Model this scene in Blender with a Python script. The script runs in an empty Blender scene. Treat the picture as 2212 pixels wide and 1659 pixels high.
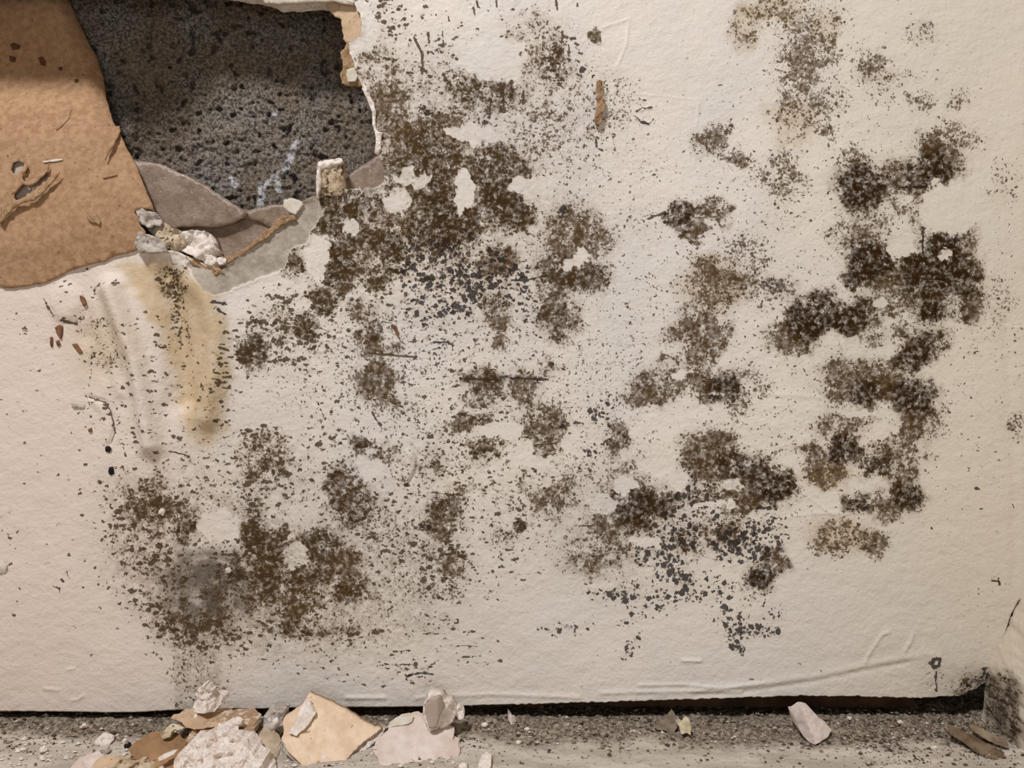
import bpy, math, random
import numpy as np
from mathutils import Vector, noise as mnoise
from mathutils.geometry import delaunay_2d_cdt

random.seed(7); rng = np.random.default_rng(11)
S = 0.0003            # metres per photograph pixel on the wall plane
D = 0.5               # camera distance from the wall plane (y = 0)
Z0 = 1555.0           # pixel row of the floor level on the wall plane
CZ = (Z0 - 829.5) * S
sc = bpy.context.scene

# ---------------------------------------------------------------- camera, world, lights, exposure
cam_d = bpy.data.cameras.new('camera'); cam = bpy.data.objects.new('camera', cam_d)
sc.collection.objects.link(cam)
cam.location = (0, -D, CZ); cam.rotation_euler = (math.pi / 2, 0, 0)
cam_d.sensor_width = 36; cam_d.lens = 36 * D / (2212 * S); cam_d.clip_start = 0.01
sc.camera = cam
w = bpy.data.worlds.new('room_light'); sc.world = w; w.use_nodes = True
w.node_tree.nodes['Background'].inputs[0].default_value = (0.95, 0.80, 0.64, 1)
w.node_tree.nodes['Background'].inputs[1].default_value = 0.12
def area(name, loc, target, size, power, col):
    l = bpy.data.lights.new(name, 'AREA'); l.shape = 'DISK'; l.size = size; l.energy = power; l.color = col
    o = bpy.data.objects.new(name, l); sc.collection.objects.link(o); o.location = loc
    o.rotation_euler = (Vector(target) - Vector(loc)).to_track_quat('-Z', 'Y').to_euler()
    return o
area('ceiling_lamp', (-0.50, -1.00, 1.55), (0.0, 0, 0.25), 0.26, 27.5, (0.93, 0.935, 1.01))
area('front_fill', (0.3, -1.9, 0.10), (0.02, 0, 0.12), 0.9, 6, (0.84, 0.92, 1.08))  # added cool fill from the front, not an actual window
sc.view_settings.view_transform = 'Standard'; sc.view_settings.look = 'None'
sc.view_settings.gamma = 1; sc.view_settings.use_curve_mapping = False
sc.view_settings.exposure = 0.0

# ---------------------------------------------------------------- helpers
def P(px, py, y=0.0):
    k = S * (D + y) / D
    return ((px - 1106) * k, y, CZ + (829.5 - py) * k)
def floor_y(py, z=0.0):
    return (CZ - z) * D / ((py - 829.5) * S) - D
def lin(c):
    return tuple(((v / 255) / 12.92 if v / 255 <= .04045 else ((v / 255 + .055) / 1.055) ** 2.4) for v in c) + (1,)
def link(o, parent=None):
    sc.collection.objects.link(o)
    if parent is not None: o.parent = parent
    return o
def tag(o, label=None, cat=None, group=None, kind=None):
    if label: o['label'] = label
    if cat: o['category'] = cat
    if group: o['group'] = group
    if kind: o['kind'] = kind
    return o
def mesh_obj(name, verts, faces, mat, parent=None, smooth=True):
    me = bpy.data.meshes.new(name); me.from_pydata([tuple(v) for v in verts], [], [tuple(f) for f in faces]); me.update()
    if smooth: me.polygons.foreach_set('use_smooth', [True] * len(me.polygons))
    me.materials.append(mat)
    return link(bpy.data.objects.new(name, me), parent)
def grid_mesh(name, co, mat, keep=None, parent=None, attrs=None):
    """co: (R,C,3) array -> quad grid; keep: (R-1,C-1) bool"""
    R, C, _ = co.shape
    idx = np.arange(R * C).reshape(R, C)
    q = np.stack([idx[:-1, :-1], idx[1:, :-1], idx[1:, 1:], idx[:-1, 1:]], -1).reshape(-1, 4)
    if keep is not None: q = q[keep.reshape(-1)]
    used = np.zeros(R * C, bool); used[q.reshape(-1)] = True
    remap = np.cumsum(used) - 1
    q = remap[q]; v = co.reshape(-1, 3)[used]
    me = bpy.data.meshes.new(name)
    me.vertices.add(len(v)); me.vertices.foreach_set('co', v.astype(np.float32).reshape(-1))
    me.loops.add(q.size); me.loops.foreach_set('vertex_index', q.astype(np.int32).reshape(-1))
    me.polygons.add(len(q)); me.polygons.foreach_set('loop_start', np.arange(0, q.size, 4, dtype=np.int32))
    me.polygons.foreach_set('loop_total', np.full(len(q), 4, np.int32))
    me.polygons.foreach_set('use_smooth', np.ones(len(q), bool))
    me.update(calc_edges=True)
    for an, arr in (attrs or {}).items():
        a = me.attributes.new(an, 'FLOAT_COLOR', 'POINT')
        a.data.foreach_set('color', arr.reshape(-1, 4)[used].astype(np.float32).reshape(-1))
    me.materials.append(mat)
    return link(bpy.data.objects.new(name, me), parent)

TAB = {}
def vnoise(X, Y, wl, seed=0, octv=1):
    """smooth value noise in about [-1,1] on arrays of pixel coordinates"""
    out = np.zeros(X.shape); amp = 1.0; tot = 0
    for o in range(octv):
        T = TAB.get((seed, o))
        if T is None: T = TAB[(seed, o)] = np.random.default_rng(seed * 101 + o).uniform(-1, 1, (256, 256))
        u = X / wl + 37.3 * (seed % 7); v = Y / wl + 11.1 * (seed % 5)
        i = np.floor(u).astype(int); j = np.floor(v).astype(int); fu = u - i; fv = v - j
        fu = fu * fu * (3 - 2 * fu); fv = fv * fv * (3 - 2 * fv)
        a = T[j % 256, i % 256]; b = T[j % 256, (i + 1) % 256]; c = T[(j + 1) % 256, i % 256]; d = T[(j + 1) % 256, (i + 1) % 256]
        out += amp * ((a * (1 - fu) + b * fu) * (1 - fv) + (c * (1 - fu) + d * fu) * fv)
        tot += amp; amp *= .5; wl = wl / 2
    return out / tot * 1.3
def n1(x, y, wl, seed=0, octv=1):
    out = 0.0; amp = 1.0; tot = 0
    for o in range(octv):
        T = TAB.get((seed, o))
        if T is None: T = TAB[(seed, o)] = np.random.default_rng(seed * 101 + o).uniform(-1, 1, (256, 256))
        u = x / wl + 37.3 * (seed % 7); v = y / wl + 11.1 * (seed % 5); i = math.floor(u); j = math.floor(v); fu = u - i; fv = v - j
        fu = fu * fu * (3 - 2 * fu); fv = fv * fv * (3 - 2 * fv)
        out += amp * ((T.item(j % 256, i % 256) * (1 - fu) + T.item(j % 256, (i + 1) % 256) * fu) * (1 - fv) + (T.item((j + 1) % 256, i % 256) * (1 - fu) + T.item((j + 1) % 256, (i + 1) % 256) * fu) * fv)
        tot += amp; amp *= .5; wl = wl / 2
    return out / tot * 1.3
def sstep(a, b, x):
    t = np.clip((x - a) / (b - a), 0, 1); return t * t * (3 - 2 * t)
def inside(poly, X, Y):
    r = np.zeros(X.shape, bool); n = len(poly)
    for i in range(n):
        x1, y1 = poly[i]; x2, y2 = poly[(i + 1) % n]
        c = (y1 > Y) != (y2 > Y)
        r ^= c & (X < (x2 - x1) * (Y - y1) / ((y2 - y1) or 1e-9) + x1)
    return r
def seg_dist(pts, X, Y):
    d = np.full(X.shape, 1e9)
    for (x1, y1), (x2, y2) in zip(pts[:-1], pts[1:]):
        vx, vy = x2 - x1, y2 - y1; L = vx * vx + vy * vy or 1e-9
        t = np.clip(((X - x1) * vx + (Y - y1) * vy) / L, 0, 1)
        d = np.minimum(d, np.hypot(X - x1 - t * vx, Y - y1 - t * vy))
    return d
def jag(poly, step=5, amp=2.0, seed=0, closed=True):
    """resample an outline and roughen it"""
    out = []; n = len(poly)
    for i in range(n if closed else n - 1):
        x1, y1 = poly[i]; x2, y2 = poly[(i + 1) % n]; L = math.hypot(x2 - x1, y2 - y1); k = max(1, int(L / step))
        for j in range(k):
            t = j / k; x = x1 + (x2 - x1) * t; y = y1 + (y2 - y1) * t
            nx, ny = -(y2 - y1) / (L or 1), (x2 - x1) / (L or 1)
            a = amp * (n1(x, y, 14, seed, 3) + .5 * n1(x, y, 5, seed + 3))
            out.append((x + nx * a, y + ny * a))
    return out
def sheet(name, poly, depth, mat, parent=None, step=6, thick=.0006, ja=1.5, seed=1, smooth=True, holes=(), rough=0., rwl=10, backjit=0.):
    """thin or thick slab: outline in photograph pixels, depth(px,py) = its distance behind the wall plane"""
    B = jag(poly, step, ja, seed); pts = list(B); edges = [(i, (i + 1) % len(B)) for i in range(len(B))]
    x0 = min(p[0] for p in B); x1 = max(p[0] for p in B); y0 = min(p[1] for p in B); y1 = max(p[1] for p in B)
    gx, gy = np.meshgrid(np.arange(x0, x1, step), np.arange(y0, y1, step))
    r = np.random.default_rng(seed)
    gx = gx + r.uniform(-.3, .3, gx.shape) * step; gy = gy + r.uniform(-.3, .3, gx.shape) * step
    ok = inside(B, gx, gy) & (seg_dist(B + [B[0]], gx, gy) > step * .45)
    hp = []
    for h in holes:
        hb = jag(h, step, 1.5, seed + 5); hp.append(hb); ok &= ~inside(hb, gx, gy) & (seg_dist(hb + [hb[0]], gx, gy) > step * .4)
        s = len(pts); pts += hb; edges += [(s + i, s + (i + 1) % len(hb)) for i in range(len(hb))]
    pts += list(zip(gx[ok], gy[ok]))
    v, e, f, *_ = delaunay_2d_cdt([Vector(p) for p in pts], edges, [], 1, 1e-6)
    f = [t for t in f if len(t) == 3]
    cen = np.array([[(v[t[0]].x + v[t[1]].x + v[t[2]].x) / 3, (v[t[0]].y + v[t[1]].y + v[t[2]].y) / 3] for t in f])
    k = inside(B, cen[:, 0], cen[:, 1])
    for hb in hp: k &= ~inside(hb, cen[:, 0], cen[:, 1])
    f = [t for t, kk in zip(f, k) if kk]
    n = len(v); top = []; bot = []
    for i, q in enumerate(v):
        d = depth(q.x, q.y)
        if rough: d += rough * n1(q.x, q.y, rwl, seed + 9, 3)
        top.append(P(q.x, q.y, d))
        bx, by = q.x, q.y
        if backjit: bx += backjit * n1(q.x, q.y, 12, seed + 20, 2); by += backjit * n1(q.x, q.y, 12, seed + 21, 2)
        p = P(bx, by, d); bot.append((p[0], p[1] + thick * (1 + (.35 * n1(q.x, q.y, 18, seed + 22, 2) if backjit else 0)), p[2]))
    cnt = {}
    F = []
    for t in f:
        a, b, c = t
        if (v[b] - v[a]).cross(v[c] - v[a]) < 0: t = (a, c, b)
        # px right, py down: flip so that normals face the camera
        F.append((t[0], t[2], t[1]))
        for i in range(3):
            ed = (F[-1][i], F[-1][(i + 1) % 3]); cnt[ed] = 1
    G = list(F) + [(a + n, c + n, b + n) for a, b, c in F]
    for (a, b) in cnt:
        if (b, a) not in cnt: G.append((b, a, a + n, b + n))
    return mesh_obj(name, top + bot, G, mat, parent, smooth)
def sharpen(o, ang=50):
    o.data.set_sharp_from_angle(angle=math.radians(ang)) if hasattr(o.data, 'set_sharp_from_angle') else None
    return o

# ---------------------------------------------------------------- material helpers
class NT:
    def __init__(s, name):
        s.m = bpy.data.materials.new(name); s.m.use_nodes = True; s.t = s.m.node_tree; s.N = s.t.nodes
        s.b = s.N['Principled BSDF']; s.tc = s.N.new('ShaderNodeTexCoord')
    def n(s, ty, **kw):
        o = s.N.new(ty)
        for k, v in kw.items(): setattr(o, k, v)
        return o
    def l(s, a, b): s.t.links.new(a, b)
    def put(s, sock, v):
        if isinstance(v, bpy.types.NodeSocket): s.l(v, sock)
        else: sock.default_value = v
    def math(s, op, a, b=None, c=None, clamp=False):
        o = s.n('ShaderNodeMath', operation=op, use_clamp=clamp); s.put(o.inputs[0], a)
        if b is not None: s.put(o.inputs[1], b)
        if c is not None: s.put(o.inputs[2], c)
        return o.outputs[0]
    def vec(s, scale, rot=0):
        mp = s.n('ShaderNodeMapping'); s.l(s.tc.outputs['Object'], mp.inputs[0]); mp.inputs['Scale'].default_value = scale
        mp.inputs['Rotation'].default_value = (0, rot, 0); return mp.outputs[0]
    def noise(s, scale, detail=2, rough=.5, vec=None, dist=0):
        o = s.n('ShaderNodeTexNoise'); s.l(vec if vec is not None else s.tc.outputs['Object'], o.inputs['Vector'])
        o.inputs['Scale'].default_value = scale; o.inputs['Detail'].default_value = detail; o.inputs['Roughness'].default_value = rough
        o.inputs['Distortion'].default_value = dist; return o.outputs[0]
    def ramp(s, v, a, b, x=0., y=1., smooth=True):
        o = s.n('ShaderNodeMapRange', interpolation_type='SMOOTHSTEP' if smooth else 'LINEAR')
        s.put(o.inputs[0], v); s.put(o.inputs[1], a); s.put(o.inputs[2], b); s.put(o.inputs[3], x); s.put(o.inputs[4], y); return o.outputs[0]
    def mix(s, f, a, b):
        o = s.n('ShaderNodeMix', data_type='RGBA'); s.put(o.inputs[0], f); s.put(o.inputs[6], a); s.put(o.inputs[7], b); return o.outputs[2]
    def bump(s, h, strength, dist=.001, prev=None):
        o = s.n('ShaderNodeBump'); s.l(h, o.inputs['Height']); o.inputs['Strength'].default_value = strength; o.inputs['Distance'].default_value = dist
        if prev is not None: s.l(prev, o.inputs['Normal'])
        return o.outputs[0]
    def done(s, col, rough=.7, nrm=None, spec=.3):
        s.put(s.b.inputs['Base Color'], col); s.put(s.b.inputs['Roughness'], rough); s.b.inputs['Specular IOR Level'].default_value = spec
        if nrm is not None: s.l(nrm, s.b.inputs['Normal'])
        return s.m
def simple(name, c1, c2, scale=300, c3=None, s3=900, t3=(.6, .66), bump=.5, bscale=500, rough=.85, bd=.001, spec=.25, detail=4):
    t = NT(name); c = t.mix(t.ramp(t.noise(scale, detail, .6), .35, .65), lin(c1), lin(c2))
    if c3: c = t.mix(t.ramp(t.noise(s3, 3, .6), *t3), c, lin(c3))
    return t.done(c, rough, t.bump(t.noise(bscale, 5, .65), bump, bd), spec)

# ---------------------------------------------------------------- painted wall: maps of stain, speckle and relief
HOLE = [(-260, -30), (130, -34), (300, -26), (470, -22), (560, -10), (600, 6), (690, 3), (712, 0), (768, 8), (772, 25), (780, 31), (783, 55), (779, 78), (762, 88), (754, 95),
        (757, 115), (766, 140), (774, 168), (780, 182), (790, 195), (798, 215), (806, 235), (808, 268), (814, 285), (822, 305), (824, 330), (822, 350),
        (830, 362), (831, 394), (815, 405), (745, 409), (741, 395), (737, 372), (690, 372), (684, 395), (683, 424), (655, 437), (640, 446), (618, 462), (596, 490), (568, 515), (540, 535),
        (505, 565), (478, 586), (462, 583), (440, 570), (400, 552), (385, 543), (340, 540), (250, 540), (100, 470), (-260, 420)]
PEEL = [(478, 584), (505, 563), (540, 533), (568, 513), (596, 488), (615, 462), (640, 440), (684, 420), (690, 435), (700, 452), (688, 470), (668, 510), (660, 530), (645, 532), (626, 545), (620, 560), (612, 580), (590, 590),
        (545, 602), (500, 625), (470, 640), (452, 636), (430, 600), (400, 570), (425, 562), (455, 580)]
dense = np.arange(-40, 2262, 2.4)
gx = np.concatenate([[-1500, -900, -500, -260, -150, -90], dense, [2300, 2360]])
gy = np.concatenate([[-1800, -1200, -700, -400, -250, -150, -95, -70, -55], np.arange(-44, 1540, 2.4), [1540.0]])
X, Y = np.meshgrid(gx, gy)
BX = [-3000, -40, 0, 130, 250, 300, 370, 500, 640, 850, 1000, 1150, 1300, 1500, 1700, 1850, 2000, 2080, 2120, 2142, 2160, 2200, 2400]
BY = [1538, 1538, 1537, 1537, 1538, 1537, 1533, 1531, 1529, 1528, 1525, 1521, 1515, 1510, 1504, 1504, 1508, 1502, 1489, 1474, 1430, 1380, 1380]
bot = np.interp(gx, BX, BY) + 1.2 * vnoise(gx, gx * 0, 9, 3, 2) * np.where(gx > 1100, 1.6, .5)
BOT = bot[None, :]
Y = np.where(Y > 1380, 1380 + (Y - 1380) * (BOT - 1380) / 160, Y)
X0, Y0 = X.copy(), Y.copy()
wx = X + 11 * vnoise(X, Y, 30, 1, 2) + 6 * vnoise(X, Y, 9, 2, 2); wy = Y + 11 * vnoise(X, Y, 30, 3, 2) + 6 * vnoise(X, Y, 9, 4, 2)
chan = {k: np.zeros(X.shape) for k in 'FMKSDYGRH'}
def win(x, y, r):
    i0, i1 = np.searchsorted(gy, [y - r, y + r]); j0, j1 = np.searchsorted(gx, [x - r, x + r]); return slice(max(i0 - 1, 0), i1 + 1), slice(max(j0 - 1, 0), j1 + 1)
def blob(x, y, rx, ry, a, kind, rot=0, soft=(1.5, .6)):
    R = max(rx, ry) * 1.6 + 30; s = win(x, y, R)
    ux, uy = wx[s] - x, wy[s] - y; c, q = math.cos(math.radians(rot)), math.sin(math.radians(rot))
    r = np.hypot((ux * c + uy * q) / rx, (-ux * q + uy * c) / ry)
    m = sstep(soft[0], soft[1], r)
    for ch, k in kind.items():
        A = chan[ch][s]; v = m * a * k * (.6 if ch == 'D' and x < 1300 else 1)
        if ch == 'Y' or ch == 'G' or ch == 'S': A[...] = 1 - (1 - A) * (1 - np.clip(v, 0, 1))
        else: A[...] = np.maximum(A, v) + .15 * np.minimum(A, v)
KIND = {'f': dict(F=1.0, S=.16), 's': dict(F=1.05, S=.50, D=.15), 'd': dict(F=1.05, S=.68, D=.95, M=.25), 'm': dict(M=1.0, F=.45, S=.16), 'k': dict(K=1.0, S=.10, F=.2),
        'y': dict(F=1.0, S=.34, Y=.55), 'F': dict(F=1.0), 'M': dict(M=1.0), 'g': dict(G=1.0)}
blobs = '''
m 838 32 36 48 .62|s 820 160 46 50 .62|s 835 232 46 40 .72|s 862 285 60 30 .7|m 965 165 75 55 .52|d 1050 205 70 42 .62|s 1000 190 50 35 .4|s 1150 95 62 66 .45|m 1218 130 36 55 .75|d 1222 140 18 35 .5
s 1290 80 13 14 .9|k 1262 148 22 12 .6|f 1150 200 70 60 .34|f 1175 275 85 60 .46|f 1290 225 80 60 .42|k 925 236 13 12 1.1|k 1040 272 22 11 .8|s 955 285 60 45 .7|s 885 320 45 40 .55|d 930 345 60 55 .75|f 860 370 40 40 .6
d 1072 370 72 55 .85|d 1095 440 48 55 .92|s 950 400 60 60 .7|d 962 475 72 58 1.02|d 940 430 45 45 .8|d 722 440 45 30 .8|d 770 432 50 38 .7|d 742 480 60 30 .85|d 700 503 42 24 .75|d 752 522 60 24 .8|d 842 532 26 28 .9|s 860 480 40 35 .5
d 636 572 22 30 .8|d 728 578 36 38 .95|s 742 615 20 24 .75|s 810 565 32 48 .6|m 800 590 40 40 .6|d 858 590 18 14 .7|s 700 400 20 25 .7
k 905 575 48 48 .5|k 940 545 40 24 .7|k 902 528 26 18 .5|k 1012 592 50 24 .68|G 0 0 1 1 0|s 1078 562 34 30 .8|k 1075 565 22 18 .6|k 1095 603 62 18 .72|k 1004 628 50 20 .66|k 1012 652 30 14 .95|k 968 668 52 18 .72|k 922 682 40 20 .5|k 1085 628 40 14 .5|s 1070 680 30 40 .55|s 1080 720 16 28 .65|s 1050 590 70 40 .3
m 1115 440 44 40 .6|d 1130 478 26 20 .62|s 1240 490 52 45 .72|k 1216 455 13 11 .8|s 1245 525 70 34 .7|d 1205 582 42 38 .8|d 1262 602 48 32 .75|f 1195 640 26 40 .6|d 1206 684 40 42 .75|k 1140 655 28 36 .5|k 1125 700 20 20 .35|s 1275 500 30 30 .4
d 1470 468 30 28 .85|s 1500 500 30 24 .8|s 1532 455 38 22 .8|s 1560 478 22 18 .6|f 1370 480 60 34 .24|f 1680 370 46 42 .62|f 1712 395 44 32 .4|f 1680 465 50 40 .3|f 1605 555 56 48 .55|y 1540 615 60 50 .7|s 1525 592 34 18 .6|s 1592 622 30 34 .6|f 1645 640 52 36 .52|s 1682 615 36 22 .62
s 1492 695 34 24 .6|s 1452 722 24 20 .62|s 1532 722 44 38 .68|s 1512 762 38 30 .62|y 1608 60 34 42 .55|y 1670 18 60 24 .6|f 1702 55 40 24 .5|f 1765 32 62 38 .46|y 1790 60 28 34 .38|f 1772 78 40 28 .5|f 1722 112 48 46 .66|f 1778 112 36 26 .62|f 1720 172 48 40 .66|f 1788 180 30 24 .52|f 1742 218 46 26 .52|y 1706 250 44 30 .42|f 1762 252 50 28 .56|f 1822 208 30 24 .52|y 1712 290 40 30 .34|f 1778 286 24 14 .72
f 1990 70 32 24 .5|f 1888 135 42 30 .6|s 1888 158 30 22 .35|f 1905 172 54 22 .46|f 1960 165 52 18 .36|f 1910 202 30 22 .36|f 1990 218 28 18 .66|f 2072 216 26 24 .52|f 1552 282 28 24 .55|s 1532 312 32 24 .62|f 1572 332 34 24 .62|s 1602 345 20 12 .7|f 1845 342 40 20 .62
d 1866 402 56 42 1.0|s 1930 385 30 36 .62|d 2012 372 54 38 .95|s 2042 342 44 28 .72|f 2052 302 60 34 .6|s 2002 312 30 26 .6|f 2172 402 32 40 .42|s 2086 415 12 20 .75|f 1960 432 40 34 .6|s 1985 468 24 24 .6|s 1850 488 50 40 .5|f 1822 512 44 28 .5|f 1902 490 34 38 .5|f 1872 528 40 28 .5
d 1882 560 48 36 1.0|d 1850 606 30 18 .9|d 2036 520 44 24 1.0|d 2020 572 58 38 .95|d 2002 602 58 44 .85|d 2062 602 48 38 .85|s 2092 560 28 66 .75|f 2102 500 20 32 .52|s 2100 650 30 40 .8|d 2022 652 30 42 .7|s 1952 632 60 48 .62|s 1922 612 40 30 .6|d 2012 682 22 22 .85|d 2075 660 30 30 .6
f 2155 645 38 46 .46|f 2162 722 40 30 .34|d 1772 672 44 38 .95|d 1742 694 38 48 .9|s 1702 732 46 32 .78|d 1832 692 40 32 .85|d 1862 662 38 22 .72|s 1882 715 34 28 .62|f 1945 716 24 15 .66|d 2002 742 44 32 .85|d 1972 772 40 28 .85
s 1830 822 58 48 .85|d 1872 850 38 28 .9|s 1902 802 50 32 .62|d 1976 856 44 36 1.0|s 1932 832 30 40 .72|s 2000 912 34 40 .6|s 1966 928 30 30 .72|F 2032 900 26 50 .36|s 1812 922 50 28 .62|s 1872 912 28 14 .5|d 1822 972 34 24 1.0
s 1768 988 46 20 .82 28|y 1792 1028 38 26 .9|s 1780 1010 40 18 .7|d 1892 1002 34 28 .85|s 1942 962 50 28 .62|s 1942 1002 40 46 .66|d 1846 1082 24 19 .85|s 1905 1088 34 24 .72|d 1962 1072 34 32 .92|s 1925 1112 30 18 .6|s 1952 1038 30 22 .62|y 1820 1158 62 32 .66|s 1892 1172 28 26 .62|f 1800 1190 50 14 .5|f 2006 988 12 12 .7|f 2190 916 20 26 .55|f 2105 766 11 11 .6|f 1722 800 16 22 .35
s 1422 832 48 32 .85|s 1400 856 44 22 .75|s 1442 792 34 22 .66|s 1482 802 30 24 .7|s 1522 832 34 28 .7|d 1566 838 44 32 .92|f 1622 832 38 34 .62|f 1602 882 24 28 .5|s 1528 962 52 36 .9|s 1532 1004 44 38 .92|d 1602 1006 48 28 .82|d 1672 1052 42 36 1.0|s 1622 1064 40 34 .82|s 1594 1092 34 24 .7|s 1542 1062 48 28 .7|f 1650 965 60 30 .3
d 1372 1092 58 36 .8|s 1332 1132 60 32 .72|s 1292 1192 60 38 .62|s 1262 1222 50 28 .4|s 1424 1092 40 30 .72|s 1370 1060 40 24 .6|k 1492 1112 66 66 .66|k 1432 1162 60 28 .66|k 1592 1172 68 38 .66|k 1652 1152 46 38 .72|k 1424 1202 50 24 .86|k 1442 1232 28 20 .86|s 1562 1150 46 28 .66|s 1500 1162 40 28 .5|k 1612 1196 58 18 .72|k 1486 1262 22 34 .95|k 1322 1286 40 11 .76|k 1356 1280 38 18 .5|k 1402 1312 56 26 .5|k 1372 1337 24 13 .66|k 1482 1290 76 14 .56|k 1552 1262 40 24 .42|k 1572 1332 38 26 .6|k 1622 1362 44 22 .84|k 1592 1382 20 18 .8|k 1666 1322 26 28 .45|k 1664 1362 30 14 .62|k 1212 1356 44 16 .42|k 1266 1350 22 12 .42|k 1370 1390 24 17 .55|k 1352 1412 20 9 .75|k 1600 1402 14 8 .7|k 1420 1262 60 20 .3
d 1642 1246 34 26 1.0|s 1672 1218 28 24 .82|s 1690 1200 16 16 .7|f 1620 1288 26 20 .28|s 1176 925 44 40 .88|s 1176 972 28 24 .75|d 1046 822 44 20 .8|s 1040 850 44 24 .7|s 1132 842 34 34 .7|k 1182 800 34 24 .42|s 1182 800 24 18 .45|s 1010 912 52 16 .8 -15|s 1046 955 38 16 .66|d 1042 986 28 16 .82|s 1332 946 26 32 .62|k 1282 930 60 50 .40|k 1300 862 50 30 .30|s 1198 1082 48 32 .74|s 1218 1046 30 14 .5|s 1136 1052 10 32 .55 -15
d 966 1092 36 26 .7|s 962 1132 38 36 .7|k 925 1136 11 12 1.3|f 1102 1082 38 22 .42|d 1120 1132 12 14 .95|s 1080 1160 34 18 .38|f 1302 1002 100 50 .30|f 1352 1044 60 46 .42|s 790 672 38 20 .7|d 802 712 18 18 .82|s 792 742 32 26 .72|s 838 752 34 16 .5|s 812 822 44 34 .82|s 818 862 38 22 .62|f 850 886 50 30 .42|d 792 958 32 10 .85|d 778 978 9 26 .9 -12|s 836 984 40 13 .66|s 932 1002 36 36 .42|y 985 1052 20 16 .4|s 1020 1052 24 10 .6
d 692 652 30 30 .8|m 640 672 52 28 .74|m 582 702 50 28 .74|d 660 712 26 20 .8|m 674 738 24 18 .7|d 546 762 26 40 .85|m 586 752 42 28 .64|m 622 800 50 24 .35|m 375 602 30 36 .66|m 385 682 24 56 .5|m 560 958 50 36 .76|s 570 990 55 45 .62|m 592 1044 50 40 .76|m 480 1052 80 50 .44|d 742 1042 34 36 .66|d 762 1092 42 42 .74|m 330 1062 52 36 .55|s 322 1102 56 44 .55|s 400 1112 38 38 .5|m 282 1132 50 50 .45|d 398 1152 20 28 .7|m 312 1202 52 48 .56|m 560 1132 62 46 .56|d 582 1182 48 42 .66|d 692 1182 38 36 .74|m 742 1152 50 38 .56|s 732 1232 50 48 .6|d 752 1282 28 22 .66|d 622 1242 80 48 .55|m 640 1270 100 60 .5
s 700 1190 60 50 .5|s 600 1260 90 60 .5|d 550 1130 30 40 .5|s 410 1350 70 40 .5|s 300 1180 50 60 .35|d 500 1230 30 26 .7|s 330 1080 60 50 .45|m 240 1060 40 30 .3|k 380 690 20 60 .3|d 375 620 26 30 .5|g 445 1270 90 72 .75|g 470 1290 36 34 .9|m 440 1270 100 80 .34|s 440 1300 90 60 .4|s 642 1312 60 28 .6|d 662 1362 80 20 .62|m 452 1372 70 32 .72|m 502 1402 62 18 .55|m 780 1382 60 20 .55|m 342 1292 60 48 .55|m 372 1342 40 30 .6|m 302 1282 56 38 .36|m 902 1192 90 36 .55|s 962 1212 38 32 .6|f 850 1132 60 40 .42|f 950 1272 50 30 .4|m 930 1352 60 18 .38|s 930 1352 50 24 .25|M 830 1452 100 36 .34|M 905 1442 44 26 .42|M 700 1450 60 24 .3|M 1005 1402 80 36 .2|M 340 850 120 120 .28|M 300 760 100 70 .3|M 250 900 80 80 .24|M 200 620 60 30 .34|M 40 700 30 20 .35|m 480 870 40 60 .25|m 690 880 80 40 .2|M 700 980 90 50 .42
s 560 1180 260 210 .22|m 560 1180 280 220 .36|m 330 1150 110 130 .42|s 700 1330 160 80 .3|m 960 1160 200 120 .34|s 880 300 120 160 .26|f 900 300 150 190 .34|f 1180 250 130 170 .36|m 880 330 90 120 .4|s 760 520 110 90 .3|m 780 560 130 90 .42|m 1130 470 80 60 .4|m 660 720 110 90 .42|s 1350 1150 150 120 .25|m 1560 1080 140 100 .32|m 1050 960 160 110 .3|s 1000 460 120 110 .25|m 1000 620 140 90 .32|F 1000 820 330 260 .30|F 1330 760 160 200 .22|F 1330 420 160 170 .2|M 1000 60 120 60 .22|F 1800 620 380 480 .16|F 700 780 180 120 .24|F 1200 1050 200 120 .2|F 1640 320 120 120 .12|f 860 1250 130 60 .32|M 500 760 24 60 .48|M 490 840 34 60 .34|M 950 780 110 110 .28|k 990 600 130 90 .34|k 900 560 60 50 .4|k 1060 620 70 40 .4
s 2105 1490 40 16 .8|k 2135 1462 22 22 1.0|k 2100 1492 22 9 .9|s 2060 1470 60 30 .28|f 2130 1300 60 70 .12|M 100 1100 200 300 .1|M 1500 1440 300 60 .06|s 430 1470 56 90 .16|F 430 1470 52 80 .36|y 215 705 46 30 .35|y 225 770 40 26 .4
'''
for it in blobs.replace('\n', '|').split('|'):
    p = it.split()
    if not p or p[0] == 'G': continue
    v = [float(q) for q in p[1:]]
    blob(v[0], v[1], v[2] * 1.12, v[3] * 1.12, v[4] * 1.10, KIND[p[0]], v[5] if len(v) > 5 else 0)
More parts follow.
